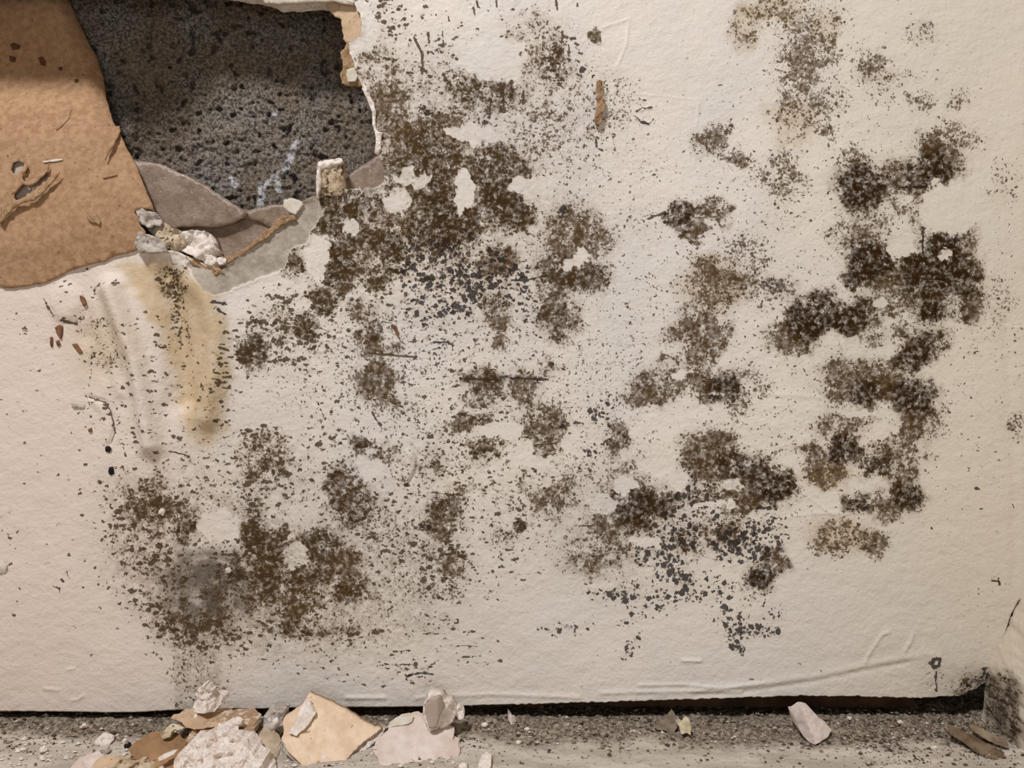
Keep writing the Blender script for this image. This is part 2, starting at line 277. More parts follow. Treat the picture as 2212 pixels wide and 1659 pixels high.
for x, y, rx, ry, a in [(1060, 120, 62, 46, .95), (1000, 415, 21, 44, 1), (856, 440, 28, 26, .9), (1022, 292, 50, 20, .9), (890, 384, 28, 15, .8), (1150, 400, 44, 26, .9), (760, 495, 17, 12, .9), (688, 560, 20, 42, .9), (690, 525, 24, 14, .8),
        (660, 660, 18, 14, .8), (1255, 555, 17, 13, 1), (1232, 570, 10, 13, 1), (2058, 446, 60, 50, .95), (1945, 540, 22, 22, .9), (2036, 551, 14, 7, .9), (1902, 938, 28, 18, .95), (1852, 892, 34, 7, .8), (1473, 812, 16, 10, 1),
        (1586, 1045, 22, 13, .8), (1410, 1012, 32, 19, .95), (1465, 1037, 20, 19, .95), (1352, 1052, 24, 17, .95), (1300, 1090, 34, 24, .8), (1400, 1172, 34, 9, .9), (800, 1011, 32, 20, .95), (1085, 930, 36, 18, .9), (1130, 975, 18, 16, .9), (1225, 950, 14, 20, .8),
        (1160, 1000, 40, 12, .7), (1055, 1000, 30, 14, .6), (1640, 955, 30, 12, .6), (1520, 1092, 16, 8, 1), (1552, 1088, 10, 6, 1), (1576, 1090, 8, 6, 1), (470, 1130, 40, 30, .8), (640, 1200, 22, 26, .7), (650, 1110, 30, 26, .5), (740, 400, 10, 12, .8), (905, 450, 16, 20, .4), (1905, 655, 14, 10, .8), (1640, 1115, 20, 8, .8), (1460, 1330, 34, 12, .5), (1650, 1340, 26, 9, .7), (1400, 1225, 20, 14, .5), (880, 600, 30, 16, .4)]:
    s = win(x, y, max(rx, ry) * 1.5 + 25); r = np.hypot((wx[s] - x) / rx, (wy[s] - y) / ry) + .30 * vnoise(X[s], Y[s], 17, 17, 3); m = 1 - a * sstep(1.22, 1.02, r)
    for ch in 'FMKSDG': chan[ch][s] *= m
    chan['H'][s] -= .00012 * (1 - m)
brk = 1 + .42 * vnoise(X, Y, 22, 14, 3) + .2 * vnoise(X, Y, 60, 15, 2)
for ch in 'FMKS': chan[ch] = np.clip(chan[ch] * brk, 0, 1.0)
def stroke(pts, wd, a, ch='K', jitter=0):
    xs = [p[0] for p in pts]; ys = [p[1] for p in pts]; cx, cy = (min(xs) + max(xs)) / 2, (min(ys) + max(ys)) / 2
    s = win(cx, cy, max(max(xs) - min(xs), max(ys) - min(ys)) / 2 + wd * 3 + 12)
    XX, YY = X[s], Y[s]
    if jitter: XX = XX + jitter * vnoise(XX, YY, 12, 8, 2); YY = YY + jitter * vnoise(XX, YY, 12, 9, 2)
    d = seg_dist(pts, XX, YY); m = np.exp(-(d / wd) ** 2)
    A = chan[ch][s]
    if ch == 'H': A += a * m
    else: A[...] = np.maximum(A, a * m)
for pts, wd, a, ch in [
    ([(895, 82), (905, 102), (912, 115), (912, 158)], 4, 1.6, 'M'), ([(924, 72), (927, 90)], 3.5, 1.5, 'M'), ([(957, 68), (957, 80)], 3, 1.4, 'M'), ([(957, 88), (957, 98)], 3, 1.4, 'M'), ([(922, 110), (938, 118)], 3, 1.3, 'M'), ([(1023, 16), (1025, 30)], 3.5, 1.5, 'M'), ([(1031, 2), (1033, 14)], 4, 1.5, 'M'), ([(1073, 0), (1073, 14)], 4, 1.5, 'M'), ([(968, 34), (968, 44)], 3, 1.4, 'M'), ([(1201, 0), (1204, 22)], 4, 1.5, 'M'), ([(1246, 8), (1247, 14)], 4, 1.4, 'M'),
    ([(1215, 66), (1213, 92)], 4, 1.4, 'M'), ([(1228, 95), (1230, 120)], 4, 1.3, 'M'), ([(1085, 190), (1090, 240)], 5, 1.3, 'M'), ([(1105, 175), (1108, 215)], 5, 1.2, 'M'), ([(1130, 200), (1130, 225)], 5, 1.3, 'M'), ([(1060, 215), (1058, 255)], 4, 1.2, 'M'), ([(1130, 290), (1145, 270), (1160, 250)], 3.5, .9, 'M'), ([(830, 125), (850, 130), (862, 126)], 3, 1.3, 'M'), ([(825, 8), (848, 12)], 2.5, 1.3, 'M'),
    ([(1375, 240), (1385, 232), (1408, 232)], 2.2, 1.5, 'K'), ([(1372, 250), (1385, 262), (1402, 268), (1412, 256)], 2.2, 1.5, 'K'), ([(1287, 300), (1290, 318), (1302, 325)], 2.2, 1.3, 'K'), ([(1380, 212), (1395, 216)], 2, 1.2, 'K'),
    ([(1950, 404), (1975, 406), (2003, 400)], 5, 1.6, 'D'), ([(1950, 404), (2003, 402)], 4, 1.5, 'K'), ([(1995, 490), (1994, 545)], 3, 1.5, 'K'), ([(1958, 602), (2050, 604)], 3, 1.4, 'K'), ([(2022, 655), (2024, 692)], 4, 1.4, 'K'), ([(2025, 540), (2060, 532), (2068, 505)], 4, 1.2, 'K'), ([(1845, 592), (1885, 588), (1920, 578)], 4, 1.3, 'K'), ([(1765, 982), (1735, 965), (1715, 970)], 2.5, 1.1, 'M'),
    ([(1400, 472), (1425, 464), (1445, 460)], 3.5, 1.4, 'M'), ([(1105, 606), (1140, 606), (1180, 594)], 4, 1.3, 'K'), ([(1262, 566), (1290, 580), (1310, 597)], 2.5, 1.3, 'K'), ([(1160, 575), (1175, 572)], 2, 1.2, 'K'), ([(1353, 630), (1370, 624), (1380, 628)], 2.2, 1.2, 'K'), ([(1385, 597), (1400, 600)], 2, 1.1, 'K'), ([(1372, 790), (1390, 780)], 2.4, 1.3, 'K'), ([(1152, 717), (1162, 727), (1170, 730)], 2, 1.2, 'K'),
    ([(930, 740), (962, 739)], 2.4, 1.6, 'K'), ([(968, 742), (982, 746)], 2.2, 1.5, 'K'), ([(920, 760), (950, 752)], 2.4, 1.2, 'K'), ([(930, 790), (960, 780)], 2.4, 1.2, 'K'), ([(800, 764), (860, 768), (895, 772)], 4.5, 1.4, 'M'), ([(826, 695), (846, 697)], 3, 1.3, 'M'),
    ([(995, 818), (1040, 820), (1070, 818)], 5, 1.3, 'M'), ([(1080, 815), (1140, 818), (1185, 820)], 3, 1.4, 'K'), ([(975, 900), (1010, 893), (1030, 885)], 3.5, 1.1, 'M'), ([(1155, 962), (1202, 958)], 3.5, 1.3, 'M'), ([(1035, 973), (1062, 974)], 3, 1.3, 'M'), ([(1130, 944), (1140, 944)], 3, 1.3, 'M'), ([(925, 1062), (965, 1068), (1000, 1070)], 3.5, 1.2, 'M'), ([(1260, 1135), (1310, 1138), (1380, 1130), (1430, 1125)], 3.5, 1.0, 'M'), ([(1250, 1136), (1280, 1138)], 2.4, 1.3, 'M'), ([(1280, 1103), (1310, 1102)], 2.4, 1.2, 'M'), ([(1270, 1190), (1330, 1190)], 2.5, .8, 'M'),
    ([(1635, 1095), (1665, 1097)], 4, 1.4, 'K'), ([(1100, 1165), (1108, 1164)], 2, 1.2, 'K'), ([(1093, 1188), (1108, 1186)], 2, 1.4, 'M'), ([(880, 1264), (895, 1258)], 2.4, 1.4, 'M'), ([(975, 1268), (1000, 1270)], 2.4, 1.2, 'M'), ([(984, 1396), (1030, 1396)], 2, 1.4, 'M'), ([(995, 1420), (1030, 1418)], 2, 1.3, 'M'), ([(850, 1410), (885, 1406)], 2.4, 1.4, 'K'), ([(825, 1439), (890, 1436)], 2, 1.4, 'K'), ([(880, 1462), (905, 1455), (935, 1458)], 2.4, 1.4, 'K'), ([(910, 1371), (960, 1368)], 3, 1.1, 'M'), ([(1000, 1365), (1028, 1363)], 2, 1.1, 'M'),
    ([(687, 808), (702, 848)], 1.7, 1.0, 'M'), ([(685, 868), (700, 900)], 1.7, 1.1, 'M'), ([(725, 960), (740, 992)], 1.6, 1.0, 'M'), ([(805, 890), (825, 925)], 2.6, 1.2, 'M'), ([(465, 655), (490, 657)], 4, 1.4, 'K'), ([(478, 670), (490, 680)], 4, 1.3, 'K'), ([(482, 752), (497, 757)], 4, 1.5, 'M'), ([(470, 804), (484, 808)], 3, 1.4, 'M'), ([(490, 815), (500, 812)], 4.5, 1.4, 'M'), ([(486, 838), (500, 839)], 3.5, 1.4, 'M'), ([(470, 818), (482, 822)], 3, 1.3, 'M'),
    ([(192, 857), (210, 864), (226, 868), (238, 890), (245, 915), (247, 935), (240, 955)], 3.4, 1.3, 'M'), ([(266, 966), (272, 985)], 2, 1.3, 'M'), ([(264, 1006), (270, 1024)], 1.8, 1.2, 'M'), ([(275, 1025), (278, 1035)], 1.8, 1.2, 'M'), ([(192, 868), (196, 900)], 4, .9, 'M'), ([(198, 765), (198, 800), (190, 850)], 1.8, 1.1, 'M'), ([(95, 645), (108, 668), (118, 688)], 3, 1.2, 'M'), ([(134, 693), (165, 700)], 4.5, 1.5, 'M'), ([(165, 700), (177, 692)], 2, 1.2, 'M'),
    ([(365, 975), (400, 982)], 4, 1.3, 'M'), ([(340, 778), (352, 765)], 1.8, 1.1, 'M'), ([(145, 1233), (148, 1245)], 2.4, 1.3, 'K'), ([(135, 1252), (140, 1256)], 3, 1.5, 'K'), ([(117, 1265), (128, 1270), (130, 1280)], 2.4, 1.4, 'K'),
    ([(2206, 1300), (2190, 1330), (2180, 1365), (2165, 1410), (2152, 1440)], 1.8, 1.4, 'K'), ([(2022, 1452), (2023, 1480), (2026, 1506)], 2.4, 1.5, 'K'), ([(2012, 1434), (2018, 1424), (2030, 1424), (2028, 1438), (2018, 1442)], 4.5, 1.8, 'K'), ([(2145, 1256), (2160, 1258)], 4, 1.4, 'M'), ([(2158, 1250), (2159, 1266)], 2.4, 1.3, 'K'), ([(2012, 1160 - 20), (2013, 1142)], 2, 1.3, 'K'), ([(2188, 1088), (2192, 1098)], 3, 1.3, 'M'), ([(2108, 1055), (2116, 1058)], 3, 1.4, 'K'), ([(2194, 1322), (2195, 1326)], 4, 1.4, 'M'),
    ([(1400, 1465), (1412, 1470)], 2, 1.1, 'M'), ([(1862, 1101), (1869, 1098)], 4.5, 1.6, 'K'), ([(2020, 1002), (2024, 1010)], 2, 1.2, 'M'), ([(2190, 758), (2212, 790)], 3, .8, 'M'), ([(1300, 648), (1302, 660)], 2, 1.2, 'M'), ([(1655, 612), (1675, 622), (1700, 615)], 9, .9, 'D'),
    ([(1500, 870 - 20), (1500, 852)], 3, .9, 'M')]:
    stroke(pts, wd, a, ch, 1.5)
# yellow damp tint in the fold under the flap, and hard-edged scrape mark above the rubble
s = win(400, 760, 420)
yp = [(250, 575), (330, 560), (430, 598), (466, 640), (490, 700), (494, 790), (484, 860), (478, 930), (420, 965), (392, 900), (372, 800), (350, 720), (300, 640)]
yd = seg_dist(yp + [yp[0]], wx[s], wy[s]); ins = inside(yp, wx[s], wy[s])
chan['Y'][s] = np.maximum(chan['Y'][s], .72 * sstep(-22, 14, np.where(ins, yd, -yd)))
chan['Y'] = np.maximum(chan['Y'], .35 * sstep(140, 20, np.hypot((X - 230) / 1.0, (Y - 740) / 1.1)))
chan['S'] += .22 * sstep(376, 380, X) * sstep(484, 470, X) * sstep(1380, 1420, Y)
tint = .10 * sstep(1.2, .3, np.hypot((X - 1000) / 420, (Y - 420) / 420)) + .08 * sstep(1.2, .2, np.hypot((X - 760) / 420, (Y - 1300) / 220))
chan['F'] = np.maximum(chan['F'], .34 * sstep(376, 380, X) * sstep(486, 474, X) * sstep(1380, 1420, Y))
chan['S'] = 1 - (1 - np.clip(chan['S'], 0, 1)) * (1 - tint)
# bare grey paper where the paint peeled off beside the hole
s = win(560, 520, 220); pd = seg_dist(PEEL + [PEEL[0]], wx[s] * .4 + X[s] * .6, wy[s] * .4 + Y[s] * .6); ins = inside(PEEL, wx[s] * .4 + X[s] * .6, wy[s] * .4 + Y[s] * .6)
sd = np.where(ins, pd, -pd); R_ = sstep(-1.5, 1.5, sd); chan['R'][s] = R_
for ch in 'FMKSDY': chan[ch][s] *= 1 - .93 * R_
H = chan['H']
H[s] += -.0005 * R_ + .0005 * np.exp(-((sd + 3) / 3.5) ** 2)
# relief: broad undulation, folds under the flap, dent, blisters, trowel ridges
H += .0011 * vnoise(X, Y, 260, 21, 2) + .00028 * vnoise(X, Y, 60, 22, 2) + .00010 * vnoise(X + .5 * Y, Y - .4 * X, 16, 23, 2)
fd = sstep(1000, 700, Y) * sstep(540, 600, Y)
for pts, wd, a in [([(243, 625), (268, 690), (302, 780), (318, 880), (330, 960)], 24, .0090), ([(432, 615), (455, 650), (472, 720), (468, 800), (450, 900)], 28, .0075), ([(358, 600), (375, 660), (390, 780), (395, 860)], 28, -.0070), ([(180, 600), (215, 700), (230, 800)], 26, -.0015),
                   ([(300, 640), (340, 760), (352, 860)], 14, .0016), ([(200, 650), (232, 760), (262, 850)], 12, .0014)]:
    stroke(pts, wd, a, 'H')
H += .0022 * sstep(48, 20, np.hypot(X - 142, (Y - 655) * .9)) * sstep(702, 690, Y) - .0012 * np.exp(-(np.hypot(X - 185, Y - 725) / 22) ** 2)
for pts, wd, a in [([(300, 1290), (318, 1340), (360, 1385), (420, 1392)], 9, .0004), ([(350, 1230), (355, 1290), (390, 1335), (450, 1350), (510, 1335)], 7, .0009), ([(890, 962), (903, 985), (900, 1015), (880, 1050)], 3.5, -.0016), ([(885, 985), (888, 1010), (875, 1035)], 14, .0013),
                   ([(1500, 1490), (1620, 1482), (1760, 1462), (1860, 1440), (1960, 1420), (2000, 1412), (2028, 1418)], 9, .0006), ([(1500, 1500), (1620, 1492), (1760, 1472), (1860, 1450), (1960, 1432)], 7, -.0006), ([(1868, 1430), (1885, 1400), (1905, 1370), (1920, 1365)], 4, .0007), ([(1955, 1405), (1968, 1385), (1972, 1370)], 4, .0007),
                   ([(1380, 1480), (1480, 1478), (1560, 1486), (1650, 1474)], 4, .0006), ([(1300, 1496), (1480, 1492), (1600, 1494)], 5, .0006), ([(900, 1508), (1060, 1500), (1250, 1505)], 5, .0006), ([(750, 1508), (830, 1508)], 5, .0008), ([(1475, 1426), (1512, 1427)], 4, .0009), ([(95, 1487), (125, 1490)], 4, .0006), ([(155, 1513), (170, 1510), (180, 1503)], 3, .0006),
                   ([(145, 1448), (160, 1444)], 2.5, .0006), ([(1655, 1010), (1800, 1112), (1860, 1108), (1920, 1110)], 3, .0004), ([(1690, 1118), (1750, 1110), (1850, 1105)], 3, .0003), ([(1775, 858), (1640, 850), (1500, 860)], 4, .0003), ([(1300, 60), (1360, 40), (1352, 100), (1335, 140)], 2.4, .0005), ([(1350, 200), (1510, 215), (1505, 275)], 1.8, .0003), ([(1215, 520), (1212, 700), (1232, 900)], 3, .0003),
                   ([(192, 857), (226, 866), (240, 893), (247, 930), (238, 960)], 3.5, -.001), ([(205, 870), (222, 885), (232, 920), (232, 950)], 9, .0009), ([(575, 737), (560, 760), (540, 755)], 3, .0007), ([(515, 730), (512, 745)], 4, .001), ([(705, 742), (725, 728), (735, 728)], 3, .0006), ([(2206, 1300), (2190, 1330), (2165, 1410), (2152, 1440)], 3, -.002), ([(2175, 700), (2190, 1000), (2195, 1250)], 12, -.0005),
                   ([(1380, 238), (1408, 232)], 3, .0007), ([(1376, 254), (1402, 266)], 3, .0007), ([(600, 745), (700, 760)], 4, .0003)]:
    stroke(pts, wd, a, 'H')
# the dent of a fixing screw, and small flat ledges
r = np.hypot((X - 445) / 1.05, Y - 1275); H += -.0022 * sstep(70, 25, r) + .0010 * np.exp(-((r - 92) / 12) ** 2) - .0005 * np.exp(-((r - 74) / 6) ** 2)
# unseen board above the hole is bulged outward to shade hole and flap, the corner bottom right is rounded back
H += .047 * sstep(-30, -72, Y) * sstep(470, 200, X) * sstep(-900, -300, X) * sstep(-700, -250, Y)
H += -.010 * sstep(60, 0, np.hypot(np.maximum(0, 2085 - X), np.maximum(0, BOT - 12 - Y))) * 0
H += -.004 * sstep(2060, 2140, X) * sstep(1430, 1500, Y)
# local lumps hugging the paint edge at the hole rim
sdx = win(620, 300, 420); hd = seg_dist(HOLE + [HOLE[0]], X[sdx], Y[sdx])
H[sdx] += .0008 * np.exp(-(hd / 7) ** 2) * (1 + vnoise(X[sdx], Y[sdx], 14, 31, 2))
# hole: drop faces inside, snap the neighbours to the outline
HJ = jag(HOLE, 4, 1.6, 5)
insh = inside(HJ, X, Y)
keep = ~(insh[:-1, :-1] & insh[1:, :-1] & insh[1:, 1:] & insh[:-1, 1:])
near = np.zeros(X.shape, bool)
part = ~(insh[:-1, :-1] | insh[1:, :-1] | insh[1:, 1:] | insh[:-1, 1:])
mixed = keep & ~part
near[:-1, :-1] |= mixed; near[1:, :-1] |= mixed; near[1:, 1:] |= mixed; near[:-1, 1:] |= mixed
ii, jj = np.where(near & insh)
HA = np.array(HJ); HB = np.roll(HA, -1, 0)
for i, j in zip(ii, jj):
    p = np.array([X[i, j], Y[i, j]]); dv = HB - HA; t = np.clip(((p - HA) * dv).sum(1) / np.maximum((dv * dv).sum(1), 1e-9), 0, 1)
    q = HA + dv * t[:, None]; k = np.argmin(((q - p) ** 2).sum(1)); X[i, j], Y[i, j] = q[k]
co = np.empty(X.shape + (3,)); co[..., 0] = (X - 1106) * S; co[..., 1] = -H; co[..., 2] = CZ + (829.5 - Y) * S
# two extra rows turn the bottom edge of the board back
ex = np.repeat(co[-1:], 2, 0); ex[0, :, 1] += .004; ex[1, :, 1] += .0125; ex[0, :, 2] += .0002; co = np.concatenate([co, ex]); 
pad = lambda a: np.concatenate([a, np.repeat(a[-1:], 2, 0)])
A = pad(np.stack([chan['F'], chan['M'], chan['K'], chan['S']], -1)); Bm = pad(np.stack([chan['D'], chan['Y'], chan['G'], chan['R']], -1))
A[-2:] *= 0; Bm[-1] *= 0
keep = np.concatenate([keep, np.ones((2, keep.shape[1]), bool)])

t = NT('mouldy_paint')
a1 = t.n('ShaderNodeAttribute', attribute_name='mask_a'); a2 = t.n('ShaderNodeAttribute', attribute_name='mask_b')
s1 = t.n('ShaderNodeSeparateColor'); t.l(a1.outputs['Color'], s1.inputs[0]); s2 = t.n('ShaderNodeSeparateColor'); t.l(a2.outputs['Color'], s2.inputs[0])
aF, aM, aK, aS = s1.outputs[0], s1.outputs[1], s1.outputs[2], a1.outputs['Alpha']; aD, aY, aG, aR = s2.outputs[0], s2.outputs[1], s2.outputs[2], a2.outputs['Alpha']
nf = t.noise(520, 2, .6); nf2 = t.noise(150, 2, .6); nb = t.noise(90, 2, .6); nw = t.noise(330, 2, .6)
def thr(n, a, base=.80, g=.47, e=.025):
    th = t.math('MULTIPLY_ADD', a, -g, base); return t.ramp(n, t.math('SUBTRACT', th, e), t.math('ADD', th, e))
nv = t.n('ShaderNodeTexNoise'); t.l(t.tc.outputs['Object'], nv.inputs['Vector']); nv.inputs['Scale'].default_value = 380; nv.inputs['Detail'].default_value = 2
def dots(scale, attr, size, stretch=(1, 1, 1), rot=0, wob=.0022, off=0., gain=1.15):
    """separate irregular mould colonies: more and larger ones where attr is higher"""
    sub = t.n('ShaderNodeVectorMath', operation='SUBTRACT'); t.l(nv.outputs['Color'], sub.inputs[0]); sub.inputs[1].default_value = (.5 + off * 40, .5, .5 - off * 23)
    scl = t.n('ShaderNodeVectorMath', operation='SCALE'); t.l(sub.outputs[0], scl.inputs[0]); scl.inputs['Scale'].default_value = wob * 2
    ad = t.n('ShaderNodeVectorMath', operation='ADD'); t.l(t.vec(stretch, rot), ad.inputs[0]); t.l(scl.outputs[0], ad.inputs[1])
    fl_ = t.n('ShaderNodeVectorMath', operation='MULTIPLY'); t.l(ad.outputs[0], fl_.inputs[0]); fl_.inputs[1].default_value = (1, .25, 1)
    vo = t.n('ShaderNodeTexVoronoi'); t.l(fl_.outputs[0], vo.inputs['Vector']); vo.inputs['Scale'].default_value = scale
    sc_ = t.n('ShaderNodeSeparateColor'); t.l(vo.outputs['Color'], sc_.inputs[0])
    ex = t.ramp(t.math('SUBTRACT', t.math('MULTIPLY', attr, gain), sc_.outputs[0]), 0, .06)
    rad = t.math('MULTIPLY', t.math('MULTIPLY_ADD', attr, .55, .5), t.math('MULTIPLY_ADD', sc_.outputs[1], size * .7, size * .45))
    dm = t.ramp(t.math('SUBTRACT', rad, vo.outputs['Distance']), -.06, .06)
    return t.math('MULTIPLY', ex, dm)
fm = t.math('MAXIMUM', dots(460, aF, .56, off=.1), dots(760, aF, .55, off=.4, gain=1.0))
fm = t.math('MAXIMUM', fm, thr(t.math('ADD', t.math('MULTIPLY', nf, .7), t.math('MULTIPLY', nf2, .3)), t.math('MINIMUM', aF, 1.05), .80, .36, .03))
mm = t.math('MAXIMUM', dots(235, aM, .46, (.75, 1, 1.15), .25, off=.2, gain=1.0), dots(400, aM, .54, (.8, 1, 1.1), .1, off=.7, gain=.9))
km = t.math('MAXIMUM', dots(250, aK, .52, off=.3), dots(430, aK, .55, off=.9, gain=.95))
strong = t.ramp(aM, 1.02, 1.12); mm = t.math('MAXIMUM', mm, strong); km = t.math('MAXIMUM', km, t.ramp(aK, 1.02, 1.12))
base = t.mix(t.ramp(t.noise(9, 3, .6), .35, .65), lin((224, 213, 196)), lin((216, 208, 195)))
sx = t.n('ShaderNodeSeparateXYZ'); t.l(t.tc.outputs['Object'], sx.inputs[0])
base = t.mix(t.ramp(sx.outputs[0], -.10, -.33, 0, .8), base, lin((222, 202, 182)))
base = t.mix(t.ramp(sx.outputs[0], .12, .33, 0, .75), base, lin((208, 196, 174)))  # light falloff painted in: darker, yellower colour towards the right
base = t.mix(t.ramp(nf, .62, .72, 0, .25), base, lin((170, 158, 138)))
base = t.mix(t.math('MULTIPLY', aY, t.ramp(nb, .2, .6, .6, 1)), base, lin((190, 160, 108)))
st = t.math('MULTIPLY', aS, t.ramp(t.math('ADD', t.math('MULTIPLY', nf2, .5), t.math('MULTIPLY', nw, .5)), .36, .60, .25, 1.25), clamp=True)
c = t.mix(st, base, t.mix(aD, lin((124, 101, 68)), lin((82, 62, 36))))
c = t.mix(t.math('MULTIPLY', aG, t.ramp(nb, .38, .55, .55, 1.0)), c, lin((92, 82, 70)))
dk = t.mix(aD, lin((82, 62, 39)), lin((43, 28, 12)))
c = t.mix(t.math('MULTIPLY', fm, t.ramp(nw, .3, .65, .55, .95)), c, dk)
c = t.mix(t.math('MULTIPLY', mm, .9), c, t.mix(aD, lin((76, 59, 39)), lin((50, 35, 19))))
c = t.mix(t.math('MULTIPLY', km, .93), c, t.mix(aD, lin((54, 46, 42)), lin((46, 30, 18))))
peel = t.mix(t.ramp(t.noise(120, 5, .6), .35, .65), lin((176, 164, 146)), lin((150, 136, 116)))
c = t.mix(aR, c, peel)
n1_ = t.bump(t.noise(95, 3, .55, t.vec((1, 1, 1.5), .7)), .33, .0026); n2_ = t.bump(t.noise(380, 3, .55), .5, .0009, n1_)
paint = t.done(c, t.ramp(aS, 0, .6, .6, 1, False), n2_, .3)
t.l(t.math('MULTIPLY_ADD', t.math('MAXIMUM', t.math('MAXIMUM', fm, mm), aS), -.28, .3, clamp=True), t.b.inputs['Specular IOR Level'])
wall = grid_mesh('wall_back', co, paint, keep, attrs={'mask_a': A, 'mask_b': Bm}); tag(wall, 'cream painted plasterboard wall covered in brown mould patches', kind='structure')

# ---------------------------------------------------------------- other materials
gypsum = simple('gypsum', (250, 238, 224), (232, 214, 196), 160, (160, 136, 112), 420, (.64, .72), .9, 260, bd=.003)
gypsum_grey = simple('grey_gypsum', (205, 192, 178), (170, 156, 140), 150, (120, 108, 96), 420, (.58, .66), .8, 300, bd=.002)
gyp_tan = simple('tan_paper_face', (234, 208, 176), (218, 188, 154), 110, (176, 142, 110), 230, (.64, .72), .6, 240)
gyp_pink = simple('pale_pink_face', (224, 208, 194), (208, 188, 172), 70, (150, 124, 100), 330, (.67, .72), .45, 260)
gyp_beige = simple('beige_face', (206, 178, 144), (190, 160, 126), 90, (150, 118, 86), 300, (.62, .7), .4, 300)
brown_paper = simple('brown_board_paper', (178, 142, 106), (158, 121, 86), 240, (104, 74, 46), 420, (.64, .73), .5, 420, rough=.8)
fibre = simple('torn_paper_fibre', (176, 144, 108), (146, 112, 76), 300, (208, 184, 150), 600, (.6, .7), .8, 800)
sheen = NT('glossy_brown_backing'); sc_ = sheen.mix(sheen.ramp(sheen.noise(150, 6, .7), .35, .65), lin((142, 120, 98)), lin((116, 94, 72)))
sc_ = sheen.mix(sheen.ramp(sheen.noise(420, 3, .5), .68, .72), sc_, lin((200, 182, 160)))
sheen_m = sheen.done(sc_, .42, sheen.bump(sheen.noise(260, 5, .7), .5, .001), .5)
timber = simple('damp_timber', (72, 50, 30), (44, 29, 16), 60, None, bump=.5, bscale=160)
wood = simple('splinter_wood', (180, 146, 110), (128, 96, 66), 260, (90, 58, 34), 300, (.55, .7), .7, 400)
blackdirt = simple('black_dirt', (40, 32, 28), (20, 16, 14), 400, bump=.8, bscale=500)
paintflake = simple('paint_flake', (216, 206, 186), (200, 188, 166), 120, bump=.3, bscale=300)
greyface = simple('grey_face', (186, 168, 150), (174, 156, 138), 60, bump=.2, bscale=260)
speckled = simple('speckled_flake', (222, 206, 176), (206, 190, 160), 80, (60, 50, 36), 330, (.6, .63), .4, 300)
mouldy_gyp = simple('mouldy_gypsum', (214, 194, 166), (176, 150, 116), 160, (96, 74, 50), 300, (.54, .6), .9, 260, bd=.002)

# ---------------------------------------------------------------- concrete behind, floor
cgx = np.concatenate([[-1500, -900, -500, -300], np.arange(-220, 960, 3.0), [1000, 1200, 1600, 2400, 3200]]); cgy = np.concatenate([[-1500, -900, -400, -240], np.arange(-180, 700, 3.0), [760, 1000, 1300, 1550]])
CX, CY = np.meshgrid(cgx, cgy); depth = .040
hgt = .0016 * vnoise(CX, CY, 60, 41, 2) + .0007 * vnoise(CX, CY, 16, 42, 2) + .0010 * vnoise(CX, CY, 6.5, 48, 1)
pit = vnoise(CX, CY, 15, 43, 2); hgt -= .0030 * sstep(.55, .85, pit)
hgt += .006 * np.exp(-((CX - 270) / 30) ** 2 - ((CY - 290) / 40) ** 2)
dd = depth - hgt; k = S * (D + dd) / D
cc = np.stack([(CX - 1106) * k, dd, CZ + (829.5 - CY) * k], -1)
wm = np.zeros(CX.shape)
for pts, wd, a in [([(640, 310), (615, 370), (570, 400), (562, 440)], 9, .8), ([(598, 395), (603, 410)], 8, .9), ([(500, 385), (508, 400)], 9, .7), ([(590, 245), (596, 247)], 4, 1), ([(480, 270), (560, 250)], 5, .3), ([(560, 400), (566, 440)], 6, 1), ([(420, 140), (440, 200)], 30, .14), ([(540, 150), (600, 180)], 36, .22)]:
    wm = np.maximum(wm, a * np.exp(-(seg_dist(pts, CX, CY) / wd) ** 2))
ca = np.zeros(CX.shape + (4,)); ca[..., 0] = wm; ca[..., 1] = sstep(.5, .8, pit) * .8; ca[..., 3] = 1
t = NT('rough_concrete'); at = t.n('ShaderNodeAttribute', attribute_name='mask_a'); sp = t.n('ShaderNodeSeparateColor'); t.l(at.outputs[0], sp.inputs[0])
c = t.mix(t.ramp(t.noise(520, 4, .75), .38, .62), lin((74, 68, 60)), lin((172, 161, 146)))
c = t.mix(t.ramp(t.noise(30, 3, .5), .35, .65, 0, .4), c, lin((128, 104, 74)))
c = t.mix(t.ramp(t.noise(700, 3, .6), .64, .72), c, lin((196, 184, 168)))
c = t.mix(t.math('MULTIPLY', sp.outputs[1], .75), c, lin((50, 42, 34)))
c = t.mix(t.ramp(t.math('MULTIPLY', sp.outputs[0], t.ramp(t.noise(300, 4, .6), .3, .6)), .15, .6), c, lin((222, 218, 214)))
concrete = t.done(c, .95, t.bump(t.noise(520, 5, .7), .9, .003), .1)
inner = grid_mesh('wall_inner', cc, concrete, attrs={'mask_a': ca}); tag(inner, 'rough grey concrete wall seen through the hole', kind='structure')

